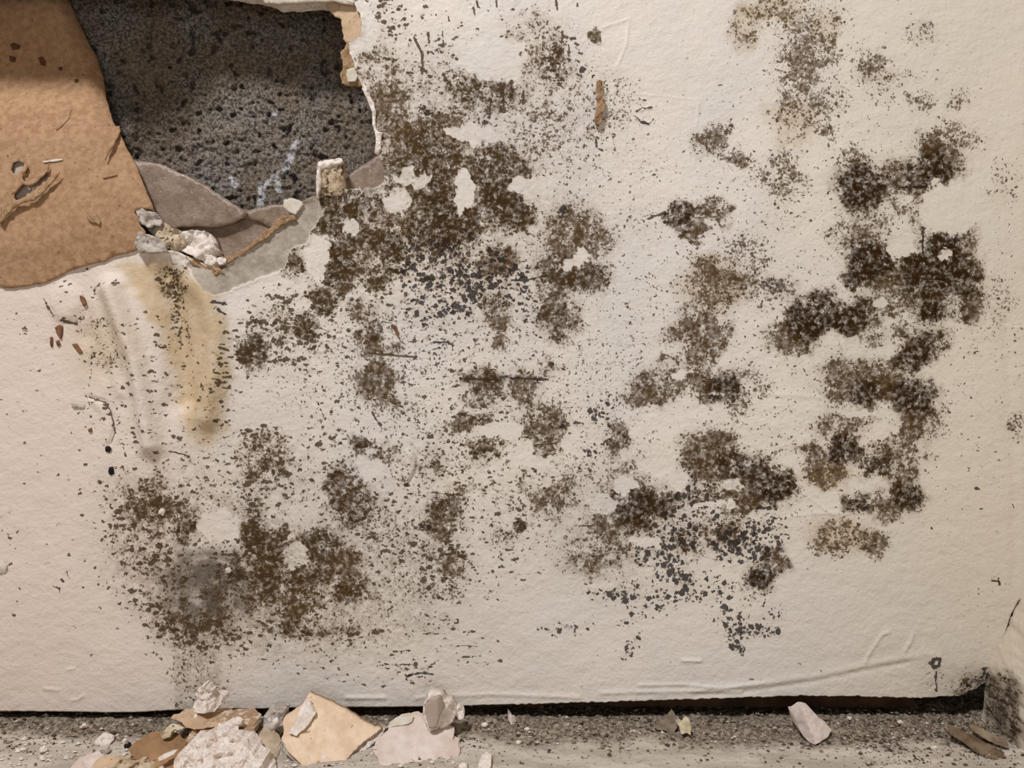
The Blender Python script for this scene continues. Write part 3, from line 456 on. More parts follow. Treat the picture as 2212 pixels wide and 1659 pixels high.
fx = np.concatenate([[-.9, -.6, -.45], np.linspace(-.40, .40, 640), [.45, .6, .9]]); fy = np.concatenate([[-1.2, -.8, -.4, -.2], np.linspace(-.10, .045, 130)])
FX, FY = np.meshgrid(fx, fy); PXf, PYf = FX / S, FY / S
rock = sstep(-.048, -.010, FY + .012 * vnoise(PXf, PYf, 110, 51, 3)) + .35 * sstep(.25, .33, FX)
fz = .0005 * vnoise(PXf, PYf, 50, 52, 2) + rock * (.0016 * vnoise(PXf, PYf, 9, 53, 2)) - .002 * sstep(.0, .02, FY) + .0003 * vnoise(PXf, PYf, 7, 54)
fc = np.stack([FX, FY, fz], -1); fa = np.zeros(FX.shape + (4,)); fa[..., 0] = np.clip(rock, 0, 1); fa[..., 3] = 1
t = NT('dusty_screed'); at = t.n('ShaderNodeAttribute', attribute_name='mask_a'); sp = t.n('ShaderNodeSeparateColor'); t.l(at.outputs[0], sp.inputs[0])
pale = t.mix(t.ramp(t.noise(60, 4, .6, t.vec((.35, 1, 1))), .35, .65), lin((206, 195, 178)), lin((178, 166, 148)))
pale = t.mix(t.ramp(t.noise(420, 3, .6, t.vec((.5, 1, 1))), .63, .68), pale, lin((112, 92, 72)))
grey = t.mix(t.ramp(t.noise(420, 4, .65), .38, .62), lin((96, 86, 72)), lin((164, 149, 129)))
grey = t.mix(t.ramp(t.noise(600, 3, .6), .66, .70), grey, lin((204, 196, 186)))
fl = t.done(t.mix(t.ramp(sp.outputs[0], .15, .85), pale, grey), .92, t.bump(t.noise(360, 5, .7), .6, .002), .15)
floor = grid_mesh('floor', fc, fl, attrs={'mask_a': fa}); tag(floor, 'dusty grey screed floor along the wall base', kind='structure')

# timber strips seen under the board edge
def strip(name, x0, x1, y, z0, z1, mat, label, seed):
    xs = np.linspace(x0, x1, 160); rows = []
    prof = [(.012, z0), (0, z0), (0, z0 + (z1 - z0) * .5), (0, z1), (.012, z1)]
    for a, b in prof: rows.append([(x, y + a + .0005 * n1(x / S, b / S, 20, seed, 2), b + .0010 * n1(x / S, 9 * b / S, 40, seed + 1, 2)) for x in xs])
    o = grid_mesh(name, np.array(rows)[::-1], mat); tag(o, label, kind='structure'); return o
strip('trim_1', P(1040, 0)[0], P(1985, 0)[0], .006, .0062, .015, timber, 'dark timber strip under the right half of the board', 61)
strip('trim_2', P(-300, 0)[0], P(330, 0)[0], .005, .0035, .012, simple('stained_timber', (132, 100, 66), (84, 60, 38), 60, bump=.4, bscale=160), 'brown timber strip under the left end of the board', 63)

# right-hand return wall
cxl = lambda py: 2150 + max(0, 1440 - py) * .40 - max(0, py - 1440) * .10
rows = []
pys = np.concatenate([np.linspace(-1500, 1200, 12), np.linspace(1225, 1700, 150)]); us = np.concatenate([np.linspace(0, 90, 40), [130, 200, 300]])
rw = np.zeros((len(pys), len(us), 3)); ra = np.zeros((len(pys), len(us), 4)); ra2 = ra.copy()
for i, py in enumerate(pys):
    for j, u in enumerate(us):
        c0 = P(cxl(min(py, 1600)), py, 0); dy = -.00072 * min(u, 130) - max(0, u - 130) * .002
        x = c0[0] - .00003 * u + .0012 * math.exp(-u / 12) - .0000 + .0008 * n1(u, py, 20, 71, 3) + (.002 if u > 45 else 0) * 0
        z = c0[2]; rw[i, j] = (x - .004 * sstep(1200, 1500, py), .004 + dy, max(z, -.001))
        px_ = 1106 + rw[i, j, 0] / S * D / (D + rw[i, j, 1]); py_ = 829.5 - (rw[i, j, 2] - CZ) / S * D / (D + rw[i, j, 1])
        dirty = float(sstep(52, 20, abs(px_ - (2156 + (py_ - 1450) * .12)) + 14 * n1(u, py, 18, 72, 3)) * sstep(1430, 1475, py_ + 10 * n1(u, py, 10, 73)))
        crk = 1.2 if u < 2.6 and 1290 < py < 1470 else 0
        ra[i, j] = (.62 * dirty, .5 * dirty, max(.35 * dirty, crk), .34 * dirty); ra2[i, j] = (.2, .1, .85 * dirty, 0)
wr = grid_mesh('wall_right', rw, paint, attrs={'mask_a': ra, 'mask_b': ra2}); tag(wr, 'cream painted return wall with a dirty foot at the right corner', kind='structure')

# ---------------------------------------------------------------- torn edge of the board (children of the wall)
HR = [p for p in jag(HOLE, 6, 1.6, 5)]
n = len(HR); vs = []
for lv, (dy, amp) in enumerate([(.0, 0), (.0025, 1.0), (.007, 2.5), (.0125, 2.0)]):
    for (px, py) in HR:
        h = 0 if lv else 0
        q = P(px + amp * n1(px, py, 10, 80 + lv, 2), py + amp * n1(px, py, 10, 90 + lv, 2), 0); vs.append((q[0], dy + .0002, q[2]))
fs = [(l * n + i, l * n + (i + 1) % n, (l + 1) * n + (i + 1) % n, (l + 1) * n + i) for l in range(3) for i in range(n)]
be = mesh_obj('broken_edge', vs, fs, gypsum, wall); tag(be, 'crumbly gypsum core edge of the hole')
def wpart(name, poly, depth, mat, label, **kw):
    o = sheet(name, poly, depth, mat, wall, **kw); tag(o, label); return o
wpart('backing_paper', [(255, 335), (300, 348), (345, 353), (400, 378), (452, 405), (492, 432), (520, 450), (536, 462), (524, 472), (505, 482), (470, 490), (430, 489), (385, 492), (340, 520), (290, 470)],
      lambda x, y: .0105 - .000012 * (y - 350), sheen_m, 'glossy brown torn backing sheet left of the notch', step=8, ja=1.2, thick=.0012, seed=3, rough=.0004, rwl=30)
wpart('backing_paper', [(380, 484), (440, 484), (500, 478), (540, 470), (590, 468), (640, 470), (652, 500), (560, 570), (480, 606), (380, 590)],
      lambda x, y: .0150 - .000015 * (y - 450), sheen_m, 'darker brown backing sheet under the first one', step=8, ja=1.5, thick=.0012, seed=4, rough=.0004, rwl=30)
wpart('backing_paper', [(515, 462), (545, 452), (580, 444), (640, 440), (675, 424), (700, 424), (700, 470), (650, 500), (600, 500), (560, 478), (530, 472)],
      lambda x, y: .0125, sheen_m, 'brown backing sheet beside the gypsum block', step=8, ja=1.2, thick=.0012, seed=5, rough=.0004, rwl=30)
wpart('backing_paper', [(735, 404), (752, 380), (775, 362), (800, 346), (822, 330), (850, 322), (860, 430), (735, 430)],
      lambda x, y: .0125, sheen_m, 'flat brown backing sheet in the right corner of the hole', step=8, ja=.8, thick=.0012, seed=6)
wpart('torn_paper', [(703, 0), (712, 22), (722, 36), (736, 42), (739, 60), (741, 84), (748, 94), (762, 92), (782, 86), (795, 60), (792, 25), (780, 8), (760, -20), (700, -20)],
      lambda x, y: .0015 + .00003 * max(0, 760 - x), gyp_beige, 'brown torn paper strip at the top right of the hole', step=5, ja=2.2, thick=.0007, seed=7, rough=.0006, rwl=14)
wpart('torn_paper', [(752, 92), (744, 105), (736, 112), (738, 130), (741, 145), (736, 160), (738, 180), (760, 186), (782, 186), (790, 170), (776, 130), (768, 100)],
      lambda x, y: .0018, fibre, 'frayed orange paper edge below the torn strip', step=4, ja=3, thick=.0006, seed=8, rough=.0008, rwl=9)
wpart('torn_paper', [(748, 150), (765, 146), (775, 160), (770, 174), (752, 176)], lambda x, y: -.0002, paintflake, 'small grey paint tongue on the frayed edge', step=4, ja=2, thick=.0006, seed=9)
wpart('torn_paper', [(566, -4), (572, 6), (602, 9), (650, 6), (705, 3), (718, 2), (735, 6), (762, 11), (772, -6), (760, -30), (560, -30)], lambda x, y: -.0012 - .00004 * max(0, 20 - y), paintflake, 'cream paper edge hanging over the top of the hole', step=5, ja=1, thick=.0008, seed=10)
wpart('plaster_sliver', [(808, 222), (812, 245), (810, 262), (814, 280), (817, 284), (826, 286), (824, 300), (823, 320), (816, 332), (808, 330), (812, 312), (810, 290), (804, 268), (803, 244), (798, 228), (788, 205), (782, 190), (786, 184), (797, 205)],
      lambda x, y: -.0022, gypsum, 'thin pale gypsum sliver along the right rim', step=4, ja=1, thick=.0035, seed=11, rough=.0010, rwl=9, backjit=1.5)
wpart('gypsum_block', [(686, 350), (700, 345), (722, 344), (738, 343), (741, 362), (741, 398), (745, 412), (735, 424), (700, 424), (686, 432), (683, 415), (687, 400), (684, 380), (684, 360)],
      lambda x, y: -.0030 + .00003 * abs(x - 712) + .00008 * max(0, y - 395), mouldy_gyp, 'broken gypsum block standing up at the lower rim', step=4, ja=1.6, thick=.011, seed=12, rough=.0012, rwl=9, backjit=2)
wpart('gypsum_cap', [(686, 351), (700, 345), (722, 343), (738, 342), (740, 350), (728, 354), (712, 358), (700, 364), (690, 368), (693, 390), (690, 418), (685, 430), (682, 412), (684, 380)],
      lambda x, y: -.0048, gypsum, 'bright fresh gypsum on top of the block', step=3.5, ja=1.6, thick=.006, seed=13, rough=.0012, rwl=8, backjit=2)
wpart('paint_chip', [(612, 432), (625, 428), (645, 430), (654, 440), (648, 452), (638, 464), (625, 458), (612, 446)], lambda x, y: -.0012, paintflake, 'pale paint chip at the lower rim', step=4, ja=2, thick=.0012, seed=14, rough=.0004)
for i, (poly, lb) in enumerate([([(478, 560), (505, 548), (540, 528), (570, 500), (600, 480), (615, 470), (622, 480), (600, 494), (574, 516), (545, 536), (508, 560), (482, 574)], 'orange paper fibre along the notch'),
        ([(590, 478), (612, 466), (636, 464), (640, 472), (618, 482), (596, 494)], 'orange fibre tuft under the paint chip'),
        ([(400, 553), (425, 560), (450, 572), (478, 580), (484, 592), (466, 594), (440, 584), (415, 570)], 'frayed fibre lip below the gypsum lump')]):
    wpart('paper_fibre', poly, lambda x, y: -.0010, fibre, lb, step=4, ja=2.4, thick=.0012, seed=15 + i, rough=.0009, rwl=8)

# ---------------------------------------------------------------- the big flap of board paper
FLAP = [(-260, -120), (118, -120), (150, 0), (166, 40), (186, 82), (208, 122), (222, 165), (230, 215), (243, 262), (258, 285), (275, 322), (292, 352), (306, 388), (322, 425), (334, 457), (322, 452), (305, 450), (291, 452), (290, 458), (300, 470), (303, 488), (315, 500), (312, 522), (300, 536),
        (280, 546), (250, 552), (222, 566), (180, 574), (143, 588), (120, 600), (90, 612), (60, 618), (30, 622), (8, 622), (0, 616), (-60, 612), (-260, 600)]
def flap_d(x, y):
    xe = np.interp(y, [-120, 0, 82, 165, 262, 352, 457], [118, 150, 186, 222, 243, 292, 334])
    edge = max(0, 1 - (xe - x) / 46)
    d = np.interp(y, [-120, 60, 150, 200, 240, 300, 420, 540, 590, 625], [.030, .026, .021, .015, .008, .001, -.0045, -.0055, -.0045, -.003])
    d += float(np.interp(y, [200, 330], [.010, .003])) * edge ** 2 + .0012 * n1(x, y, 120, 101, 2)
    ye = float(np.interp(x, [0, 60, 143, 222, 300], [620, 618, 588, 566, 540])); k_ = max(0, 1 - max(0, ye - y) / 80)
    d = d * (1 - k_) + (-.0012) * k_
    return float(d)
flap = bpy.data.objects.new('paper_flap', None); link(flap); flap.location = P(60, 560, -.006)
tag(flap, 'large brown plasterboard paper flap curling out of the hole at upper left', 'torn paper')
tear1 = [(28, 352), (40, 347), (52, 352), (50, 365), (34, 378), (24, 366)]; tear2 = [(44, 404), (52, 392), (60, 398), (80, 388), (92, 380), (102, 372), (104, 384), (92, 394), (72, 410), (58, 424), (34, 432), (30, 420)]
def fpart(name, poly, d, mat, label=None, **kw):
    o = sheet(name, poly, d, mat, None, **kw); o.parent = flap; o.matrix_parent_inverse = __import__('mathutils').Matrix.Translation(-flap.location)
    if label: tag(o, label)
    return o
fpart('paper_sheet', FLAP, flap_d, brown_paper, step=7, ja=1.4, thick=.0011, seed=21, holes=[tear1, tear2])
lift = lambda k: (lambda x, y: flap_d(x, y) - k)
fpart('torn_lip', [(0, 484), (-10, 470), (10, 452), (30, 436), (60, 428), (80, 415), (98, 398), (112, 384), (128, 372), (118, 388), (106, 402), (92, 418), (74, 432), (46, 438), (24, 452), (10, 472)], lift(.0035), fibre, 'pale torn lip below the rip', step=4, ja=1.5, thick=.0008, seed=22, rough=.0009, rwl=10)
fpart('torn_lip', [(56, 352), (58, 362), (48, 384), (52, 392), (66, 390), (82, 378), (98, 366), (105, 352), (102, 370), (90, 384), (70, 400), (50, 400), (36, 412), (24, 420), (30, 400), (40, 386), (46, 370)], lift(.0022), brown_paper, 'curled tongue between the two rips', step=4, ja=1.5, thick=.0007, seed=23, rough=.0012, rwl=10)
fpart('torn_lip', [(243, 276), (256, 272), (260, 284), (252, 300), (244, 316), (234, 330), (227, 345), (230, 325), (238, 306), (246, 292)], lift(.0030), brown_paper, 'upturned paper lip near the right edge', step=4, ja=1.2, thick=.0007, seed=24, rough=.0006)
fpart('nick', [(184, 464), (196, 470), (208, 462), (217, 478), (214, 487), (206, 482), (198, 482), (190, 476)], lift(.0012), fibre, 'small triangular nick', step=4, ja=1, thick=.0006, seed=25)
fpart('fibre_streak', [(92, 348), (110, 345), (134, 343), (136, 346), (112, 350), (94, 352)], lift(.0007), paintflake, 'white scratch above the rips', step=4, ja=.6, thick=.0003, seed=26)
fpart('fibre_streak', [(222, 382), (236, 378), (250, 375), (253, 378), (238, 383), (222, 386)], lift(.0008), brown_paper, step=4, ja=.6, thick=.0005, seed=27)
fpart('fibre_streak', [(120, 278), (132, 266), (148, 250), (152, 234), (155, 236), (150, 254), (134, 272), (122, 282)], lift(.0005), brown_paper, step=4, ja=.5, thick=.0005, seed=28)
fpart('grey_layer', [(15, 340), (70, 340), (120, 365), (80, 430), (15, 445), (5, 400)], lift(-.0030), greyface, 'grey layer seen through the rips', step=6, ja=1, thick=.0006, seed=29)
fpart('folded_edge', [(291, 452), (300, 450), (334, 458), (346, 470), (352, 480), (345, 488), (330, 486), (318, 494), (306, 486), (300, 468)], lambda x, y: -.0035 + .00005 * (x - 290), gypsum_grey, 'crumpled grey paper under the flap corner', step=4, ja=2.4, thick=.003, seed=30, rough=.0022, rwl=12)
# lump of gypsum wedged between flap and rim
g = bpy.data.objects.new('gypsum_lump', None); link(g); g.location = P(430, 560, .004); tag(g, 'crumbly cream gypsum lump wedged at the bottom of the hole beside the flap', 'rubble')
def gpart(name, poly, d, mat, root, label=None, **kw):
    o = sheet(name, poly, d, mat, None, **kw); o.parent = root; o.matrix_parent_inverse = __import__('mathutils').Matrix.Translation(-root.location)
    if label: tag(o, label)
    return o
gpart('lump', [(395, 500), (412, 496), (440, 498), (455, 508), (464, 525), (470, 548), (462, 552), (468, 562), (462, 575), (450, 578), (438, 566), (420, 556), (405, 548), (388, 540), (392, 520)], lambda x, y: -.002 + .00007 * abs(x - 428), gypsum, g, step=3.5, ja=2, thick=.010, seed=31, rough=.0045, rwl=22, backjit=2)
gpart('crust', [(352, 480), (368, 492), (380, 495), (400, 500), (398, 530), (392, 545), (372, 545), (352, 530), (330, 510), (318, 495)], lambda x, y: -.0010 + .00006 * abs(x - 368), simple('yellowed_gypsum', (210, 190, 160), (176, 156, 126), 130, (98, 80, 54), 300, (.58, .64), .8, 260, bd=.002), g, 'yellow stained crust', step=4, ja=2.5, thick=.008, seed=32, rough=.0035, rwl=18, backjit=2)
gpart('crust', [(300, 500), (330, 508), (355, 530), (362, 545), (335, 546), (300, 545), (290, 530)], lambda x, y: -.0045, gypsum_grey, g, 'grey crumpled paper under the flap corner', step=4, ja=2, thick=.003, seed=33, rough=.002, rwl=16)
o = sheet('gypsum_crumb', [(466, 562), (472, 555), (482, 553), (490, 560), (486, 568), (474, 572)], lambda x, y: -.0025, gypsum, None, step=2.5, ja=1.4, thick=.003, seed=34, rough=.0014, rwl=8, backjit=1.5); tag(o, 'tiny round gypsum crumb in the point of the notch', 'rubble')

# ---------------------------------------------------------------- small things on the painted wall
sp_ = bpy.data.objects.new('wood_splinter', None); link(sp_); sp_.location = P(1297, 250, -.002); tag(sp_, 'orange-brown wood splinter stuck upright on the painted wall near the top', 'splinter')
gpart('upper_shard', [(1289, 173), (1296, 172), (1301, 176), (1300, 190), (1303, 204), (1300, 214), (1294, 220), (1289, 214), (1291, 204), (1288, 190)], lambda x, y: -.0035 + .00002 * (y - 170), wood, sp_, step=2.6, ja=.8, thick=.0016, seed=41, rough=.0006, rwl=7)
gpart('lower_shard', [(1291, 212), (1300, 203), (1308, 214), (1308, 230), (1302, 244), (1300, 262), (1294, 271), (1287, 268), (1284, 256), (1287, 240), (1290, 226)], lambda x, y: -.0042 + .00003 * abs(y - 240), wood, sp_, step=2.6, ja=.8, thick=.002, seed=42, rough=.0008, rwl=7)
gpart('hair', [(1300, 186), (1305, 176), (1309, 172), (1310, 174), (1305, 182), (1302, 190)], lambda x, y: -.004, wood, sp_, step=2, ja=.2, thick=.0004, seed=43)
fk = sheet('paint_flake', [(147, 867), (158, 871), (170, 868), (184, 874), (182, 883), (172, 881), (155, 874)], lambda x, y: -.0030 + .00012 * (x - 147) * .5, paintflake, None, step=3, ja=.8, thick=.0008, seed=44, rough=.0006); tag(fk, 'small bright paint flake lifting off the left of the wall', 'paint flake')
def crumb(name, px, py, y, r, mat, seed, flat=(1, 1, 1)):
    import bmesh
    bm = bmesh.new(); bmesh.ops.create_icosphere(bm, subdivisions=3 if r > .003 else 2, radius=1)
    me = bpy.data.meshes.new(name); rr = random.Random(seed); off = Vector((rr.uniform(0, 50), rr.uniform(0, 50), rr.uniform(0, 50)))
    for v in bm.verts:
        k = 1 + .5 * mnoise.noise(v.co * 1.3 + off) + .22 * mnoise.noise(v.co * 3.4 + off)
        v.co = Vector((v.co.x * flat[0], v.co.y * flat[1], v.co.z * flat[2])) * r * k
    bm.to_mesh(me); bm.free(); me.polygons.foreach_set('use_smooth', [False] * len(me.polygons)); me.materials.append(mat)
    o = bpy.data.objects.new(name, me); link(o); o.location = P(px, py, y); return o
for px, py, r, mat, lab, fl in [(234, 970, .0019, blackdirt, 'black dirt crumb at the lower end of the curved paint crack', (1, .5, 1)), (240, 1017, .0022, blackdirt, 'black dirt crumb just below the other one, left of the mould', (.9, .5, 1.3)),
        (350, 1106, .0022, paintflake, 'white plaster speck on the lower left mould patch', (1, .5, 1)), (493, 1232, .0020, paintflake, 'whitish speck at the rim of the screw dent', (1, .5, 1)), (3, 1226, .0036, paintflake, 'white plaster dab at the left edge of the photo', (1, .3, 1))]:
    hh = float(H[np.searchsorted(gy, py), np.searchsorted(gx, px)])
    o = crumb('wall_crumb', px, py, -hh - r * fl[1] * .6, r, mat, int(px), fl); tag(o, lab, 'crumb')
for i, (poly, lb) in enumerate([([(128, 702), (134, 704), (134, 716), (130, 732), (124, 724), (118, 708)], 'rust brown paper tongue in the left tear'), ([(108, 728), (112, 728), (113, 742), (110, 750), (107, 742)], 'narrow rust brown shred left of the tear'),
        ([(120, 738), (126, 734), (130, 744), (124, 748)], 'rust brown shred below the tear'), ([(155, 744), (164, 742), (172, 752), (178, 762), (172, 764), (164, 756)], 'rust brown shred at the right end of the tear'), ([(172, 638), (180, 642), (186, 656), (180, 662), (174, 650)], 'rust brown shred above the blister'),
        ([(190, 928), (196, 924), (198, 932), (192, 934)], 'reddish chip below the left tear'), ([(846, 700), (856, 704), (860, 716), (861, 726), (856, 724), (852, 712), (844, 704)], 'orange curl of paper in the middle of the mould')]):
    cx_, cy_ = poly[0]; hh = float(H[np.searchsorted(gy, cy_), np.searchsorted(gx, cx_)]); o = sheet('paper_shred', poly, lambda x, y, h=hh: -h - .0012, simple('rust_paper', (140, 98, 68), (104, 72, 50), 300), wall, step=2.5, ja=.7, thick=.0012, seed=50 + i); tag(o, lb)

# ---------------------------------------------------------------- rubble on the floor
def plane(yb, yt, pyb, pyt, tx=0, cx=0): return lambda x, y: yb + (yt - yb) * (pyb - y) / (pyb - pyt) + tx * (x - cx)
def slab(name, poly, d, mat, label, cat='rubble', **kw):
    o = sheet(name, poly, d, mat, None, **kw); tag(o, label, cat); sharpen(o, 45); return o
J = dict(step=4, backjit=2.2, smooth=True)
ts = bpy.data.objects.new('tan_plaster_slab', None); link(ts); ts.location = P(700, 1640, -.060); tag(ts, 'large tan plaster slab leaning with a pointed top, biggest of the rubble pile', 'rubble')
TSD = plane(-.066, -.016, 1680, 1498, .00005, 700)
gpart('paper_face', [(668, 1498), (687, 1506), (715, 1518), (750, 1536), (778, 1556), (809, 1572), (824, 1574), (806, 1590), (776, 1610), (738, 1655), (730, 1690), (674, 1690), (649, 1650), (621, 1624), (609, 1596), (614, 1582), (609, 1561), (614, 1549), (644, 1529), (659, 1513)], TSD, gyp_tan, ts, step=4, thick=.004, seed=61, ja=1.4, rough=.0007, rwl=20)
gpart('broken_side', [(820, 1572), (831, 1575), (826, 1590), (808, 1606), (786, 1624), (758, 1662), (750, 1690), (728, 1690), (736, 1652), (774, 1608), (804, 1588)], lambda x, y: TSD(x, y) + .0035, gypsum, ts, 'pale crumbly broken side along the lower right', step=3.5, thick=.008, seed=161, ja=1.6, rough=.0016, rwl=9, backjit=2)
gpart('broken_side', [(607, 1596), (620, 1604), (632, 1624), (655, 1650), (680, 1690), (664, 1690), (642, 1652), (616, 1630)], lambda x, y: TSD(x, y) + .003, gypsum_grey, ts, 'grey broken side along the lower left', step=3.5, thick=.007, seed=162, ja=1.6, rough=.0016, rwl=9, backjit=2)
slab('gypsum_chip', [(659, 1515), (670, 1518), (675, 1530), (681, 1541), (675, 1553), (658, 1575), (640, 1590), (624, 1583), (638, 1556), (648, 1535)], plane(-.0435, -.0255, 1590, 1515, .00005, 700), gypsum, 'pale rough gypsum chip lying on the tan slab', thick=.0035, seed=62, ja=1.6, rough=.0012, rwl=9, **J)
slab('pink_plaster_slab', [(838, 1572), (860, 1560), (894, 1551), (914, 1549), (925, 1582), (962, 1577), (979, 1584), (978, 1600), (989, 1607), (993, 1622), (983, 1655), (960, 1690), (826, 1690), (818, 1640), (806, 1622), (808, 1612), (836, 1589)],
     plane(-.070, -.024, 1690, 1549, .00003, 900), gyp_pink, 'pale pink plaster slab right of the tan slab', thick=.009, seed=63, ja=1.8, rough=.0010, rwl=16, **J)
slab('paint_flake', [(842, 1559), (861, 1548), (893, 1546), (889, 1559), (881, 1564), (838, 1572)], plane(-.0335, -.026, 1572, 1546), paintflake, 'thin pale green paint flake on the back edge of the pink slab', 'paint flake', thick=.0010, seed=64, ja=1, step=4)
ch = bpy.data.objects.new('upright_plaster_chunk', None); link(ch); ch.location = P(950, 1580, -.036); tag(ch, 'upright plaster chunk with a smooth grey face standing on the pink slab', 'rubble')
gpart('core', [(925, 1502), (947, 1499), (960, 1503), (965, 1516), (978, 1518), (984, 1529), (987, 1544), (978, 1559), (962, 1572), (927, 1580), (922, 1569), (912, 1541), (914, 1524)], lambda x, y: -.036 + .00025 * max(0, x - 945), gypsum, ch, step=3.5, ja=1.5, thick=.010, seed=65, rough=.0018, rwl=12, backjit=2)
gpart('grey_face', [(930, 1508), (950, 1504), (956, 1512), (960, 1528), (952, 1545), (946, 1562), (938, 1574), (928, 1574), (920, 1548), (918, 1526)], lambda x, y: -.0385 + .00025 * max(0, x - 945), greyface, ch, 'smooth grey face of the chunk', step=4, ja=1, thick=.002, seed=66)
slab('plaster_nodule', [(985, 1532), (992, 1530), (1000, 1536), (1003, 1546), (998, 1556), (988, 1554), (983, 1544)], lambda x, y: -.024, gypsum, 'small plaster nodule touching the right side of the upright chunk', thick=.006, seed=67, ja=1.2, rough=.0016, rwl=8, step=3, backjit=1.5)
slab('plaster_stone', [(414, 1529), (421, 1516), (434, 1506), (447, 1502), (462, 1505), (482, 1507), (482, 1518), (472, 1526), (462, 1539), (429, 1541), (419, 1536)], lambda x, y: -.030 + .00022 * abs(x - 445) - .0002 * (y - 1520) * .5, gypsum, 'white plaster stone balanced on the beige slab at the left of the pile', thick=.010, seed=68, ja=1.6, rough=.0020, rwl=11, step=3, backjit=2)
slab('plaster_crumb', [(423, 1505), (422, 1495), (432, 1489), (436, 1480), (443, 1480), (449, 1488), (459, 1492), (456, 1500), (446, 1508), (432, 1510)], lambda x, y: -.027, gypsum, 'jagged plaster crumb topmost on the rubble pile', thick=.007, seed=69, ja=2.2, rough=.0024, rwl=7, step=2.6, backjit=2)
slab('beige_plaster_slab', [(368, 1551), (396, 1539), (426, 1535), (492, 1536), (502, 1541), (520, 1560), (470, 1570), (420, 1576), (402, 1572), (392, 1560)], plane(-.044, -.016, 1576, 1535), gyp_beige, 'flat beige plaster slab with a pointed left tip under the white stone', thick=.005, seed=70, ja=1.2, rough=.0006, **J)
slab('crumbly_brown_slab', [(500, 1546), (516, 1543), (535, 1544), (550, 1562), (548, 1582), (537, 1599), (515, 1625), (440, 1625), (400, 1600), (416, 1576), (447, 1560)], plane(-.058, -.028, 1625, 1544), simple('crumbed_face', (190, 158, 124), (168, 136, 104), 90, (220, 198, 172), 190, (.52, .58), .9, 240, bd=.003), 'brown plaster slab strewn with crumbs behind the white crumbly piece', thick=.010, seed=71, ja=2, rough=.0022, rwl=11, **J)
slab('white_crumbly_chunk', [(365, 1690), (378, 1640), (395, 1618), (421, 1600), (442, 1604), (456, 1582), (478, 1574), (500, 1588), (520, 1606), (535, 1612), (568, 1648), (580, 1690)], plane(-.082, -.050, 1690, 1575), gypsum, 'large white crumbly gypsum chunk at the front left of the pile', thick=.014, seed=72, ja=2.4, rough=.0040, rwl=14, step=3.4, backjit=2)
slab('brown_paper_piece', [(278, 1617), (316, 1592), (354, 1589), (400, 1606), (398, 1640), (380, 1690), (345, 1664), (329, 1650), (286, 1638)], plane(-.070, -.034, 1670, 1589), simple('wet_paper', (168, 132, 94), (146, 112, 78), 60, bump=.3, bscale=300), 'brown paper covered plaster piece left of the white crumbly chunk', thick=.006, seed=73, ja=1.6, rough=.0010, **J)
slab('plaster_splinter', [(341, 1638), (352, 1630), (372, 1624), (382, 1622), (374, 1630), (356, 1640), (344, 1644)], plane(-.0690, -.0590, 1644, 1622), gypsum, 'thin cream plaster splinter lying on the brown paper piece', thick=.002, seed=74, ja=1.2, step=3)
slab('speckled_flake', [(356, 1577), (367, 1567), (392, 1562), (397, 1573), (380, 1582), (365, 1584)], plane(-.034, -.026, 1584, 1562), speckled, 'cream flake with black mould dots beneath the pointed slab tip', 'paint flake', thick=.0015, seed=75, ja=1, step=3)
slab('yellow_crumb', [(345, 1585), (355, 1578), (370, 1582), (368, 1592), (352, 1596)], lambda x, y: -.040, simple('yellowish_gypsum', (220, 204, 168), (200, 180, 144), 200, bump=.6), 'yellowish crumb behind the brown paper piece', 'crumb', thick=.004, seed=76, ja=1.4, rough=.0014, step=3, backjit=1.5)
slab('grey_rubble_stone', [(558, 1566), (566, 1552), (573, 1544), (584, 1540), (600, 1541), (614, 1539), (612, 1560), (611, 1582), (601, 1592), (578, 1589), (561, 1577)], lambda x, y: -.026 + .0002 * abs(x - 585) - .00015 * (y - 1560), gypsum_grey, 'rough grey plaster stone behind the gap between the two slabs', thick=.011, seed=77, ja=1.8, rough=.0026, rwl=11, step=3, backjit=2)
slab('wedge_plaster_chunk', [(530, 1622), (545, 1600), (560, 1584), (575, 1584), (598, 1617), (596, 1643), (586, 1658), (570, 1690), (545, 1680), (535, 1640)], plane(-.068, -.034, 1670, 1584, .00006, 560), simple('cream_grey', (204, 184, 156), (182, 160, 132), 80, (140, 118, 86), 260, (.64, .7), .4, 280), 'wedge shaped cream plaster chunk between the crumbly piece and the tan slab', thick=.010, seed=78, ja=1.2, rough=.0008, rwl=16, **J)
slab('buried_plaster_chunk', [(600, 1610), (612, 1608), (625, 1626), (650, 1650), (670, 1662), (660, 1690), (596, 1690), (598, 1650)], plane(-.062, -.040, 1690, 1608), gypsum_grey, 'shadowed grey plaster chunk under the lower left edge of the tan slab', thick=.010, seed=79, ja=1.6, rough=.002, rwl=12, step=4, backjit=2)
bl = slab('plaster_block', [(1717, 1547), (1730, 1538), (1744, 1530), (1758, 1538), (1781, 1566), (1796, 1576), (1789, 1591), (1774, 1601), (1761, 1609), (1748, 1604), (1735, 1590), (1725, 1573)],
     lambda x, y: -.033 + (.00030 * max(0, (1738 + (y - 1540) * .36) - x)) + .00016 * max(0, x - (1738 + (y - 1540) * .36)) - .00010 * (y - 1570), simple('pinkish_block', (222, 206, 194), (206, 190, 176), 100, bump=.35, bscale=300), 'white rectangular plaster block lying alone on the floor at right', thick=.012, seed=80, ja=.8, rough=.0006, rwl=12, step=3, backjit=1.5)
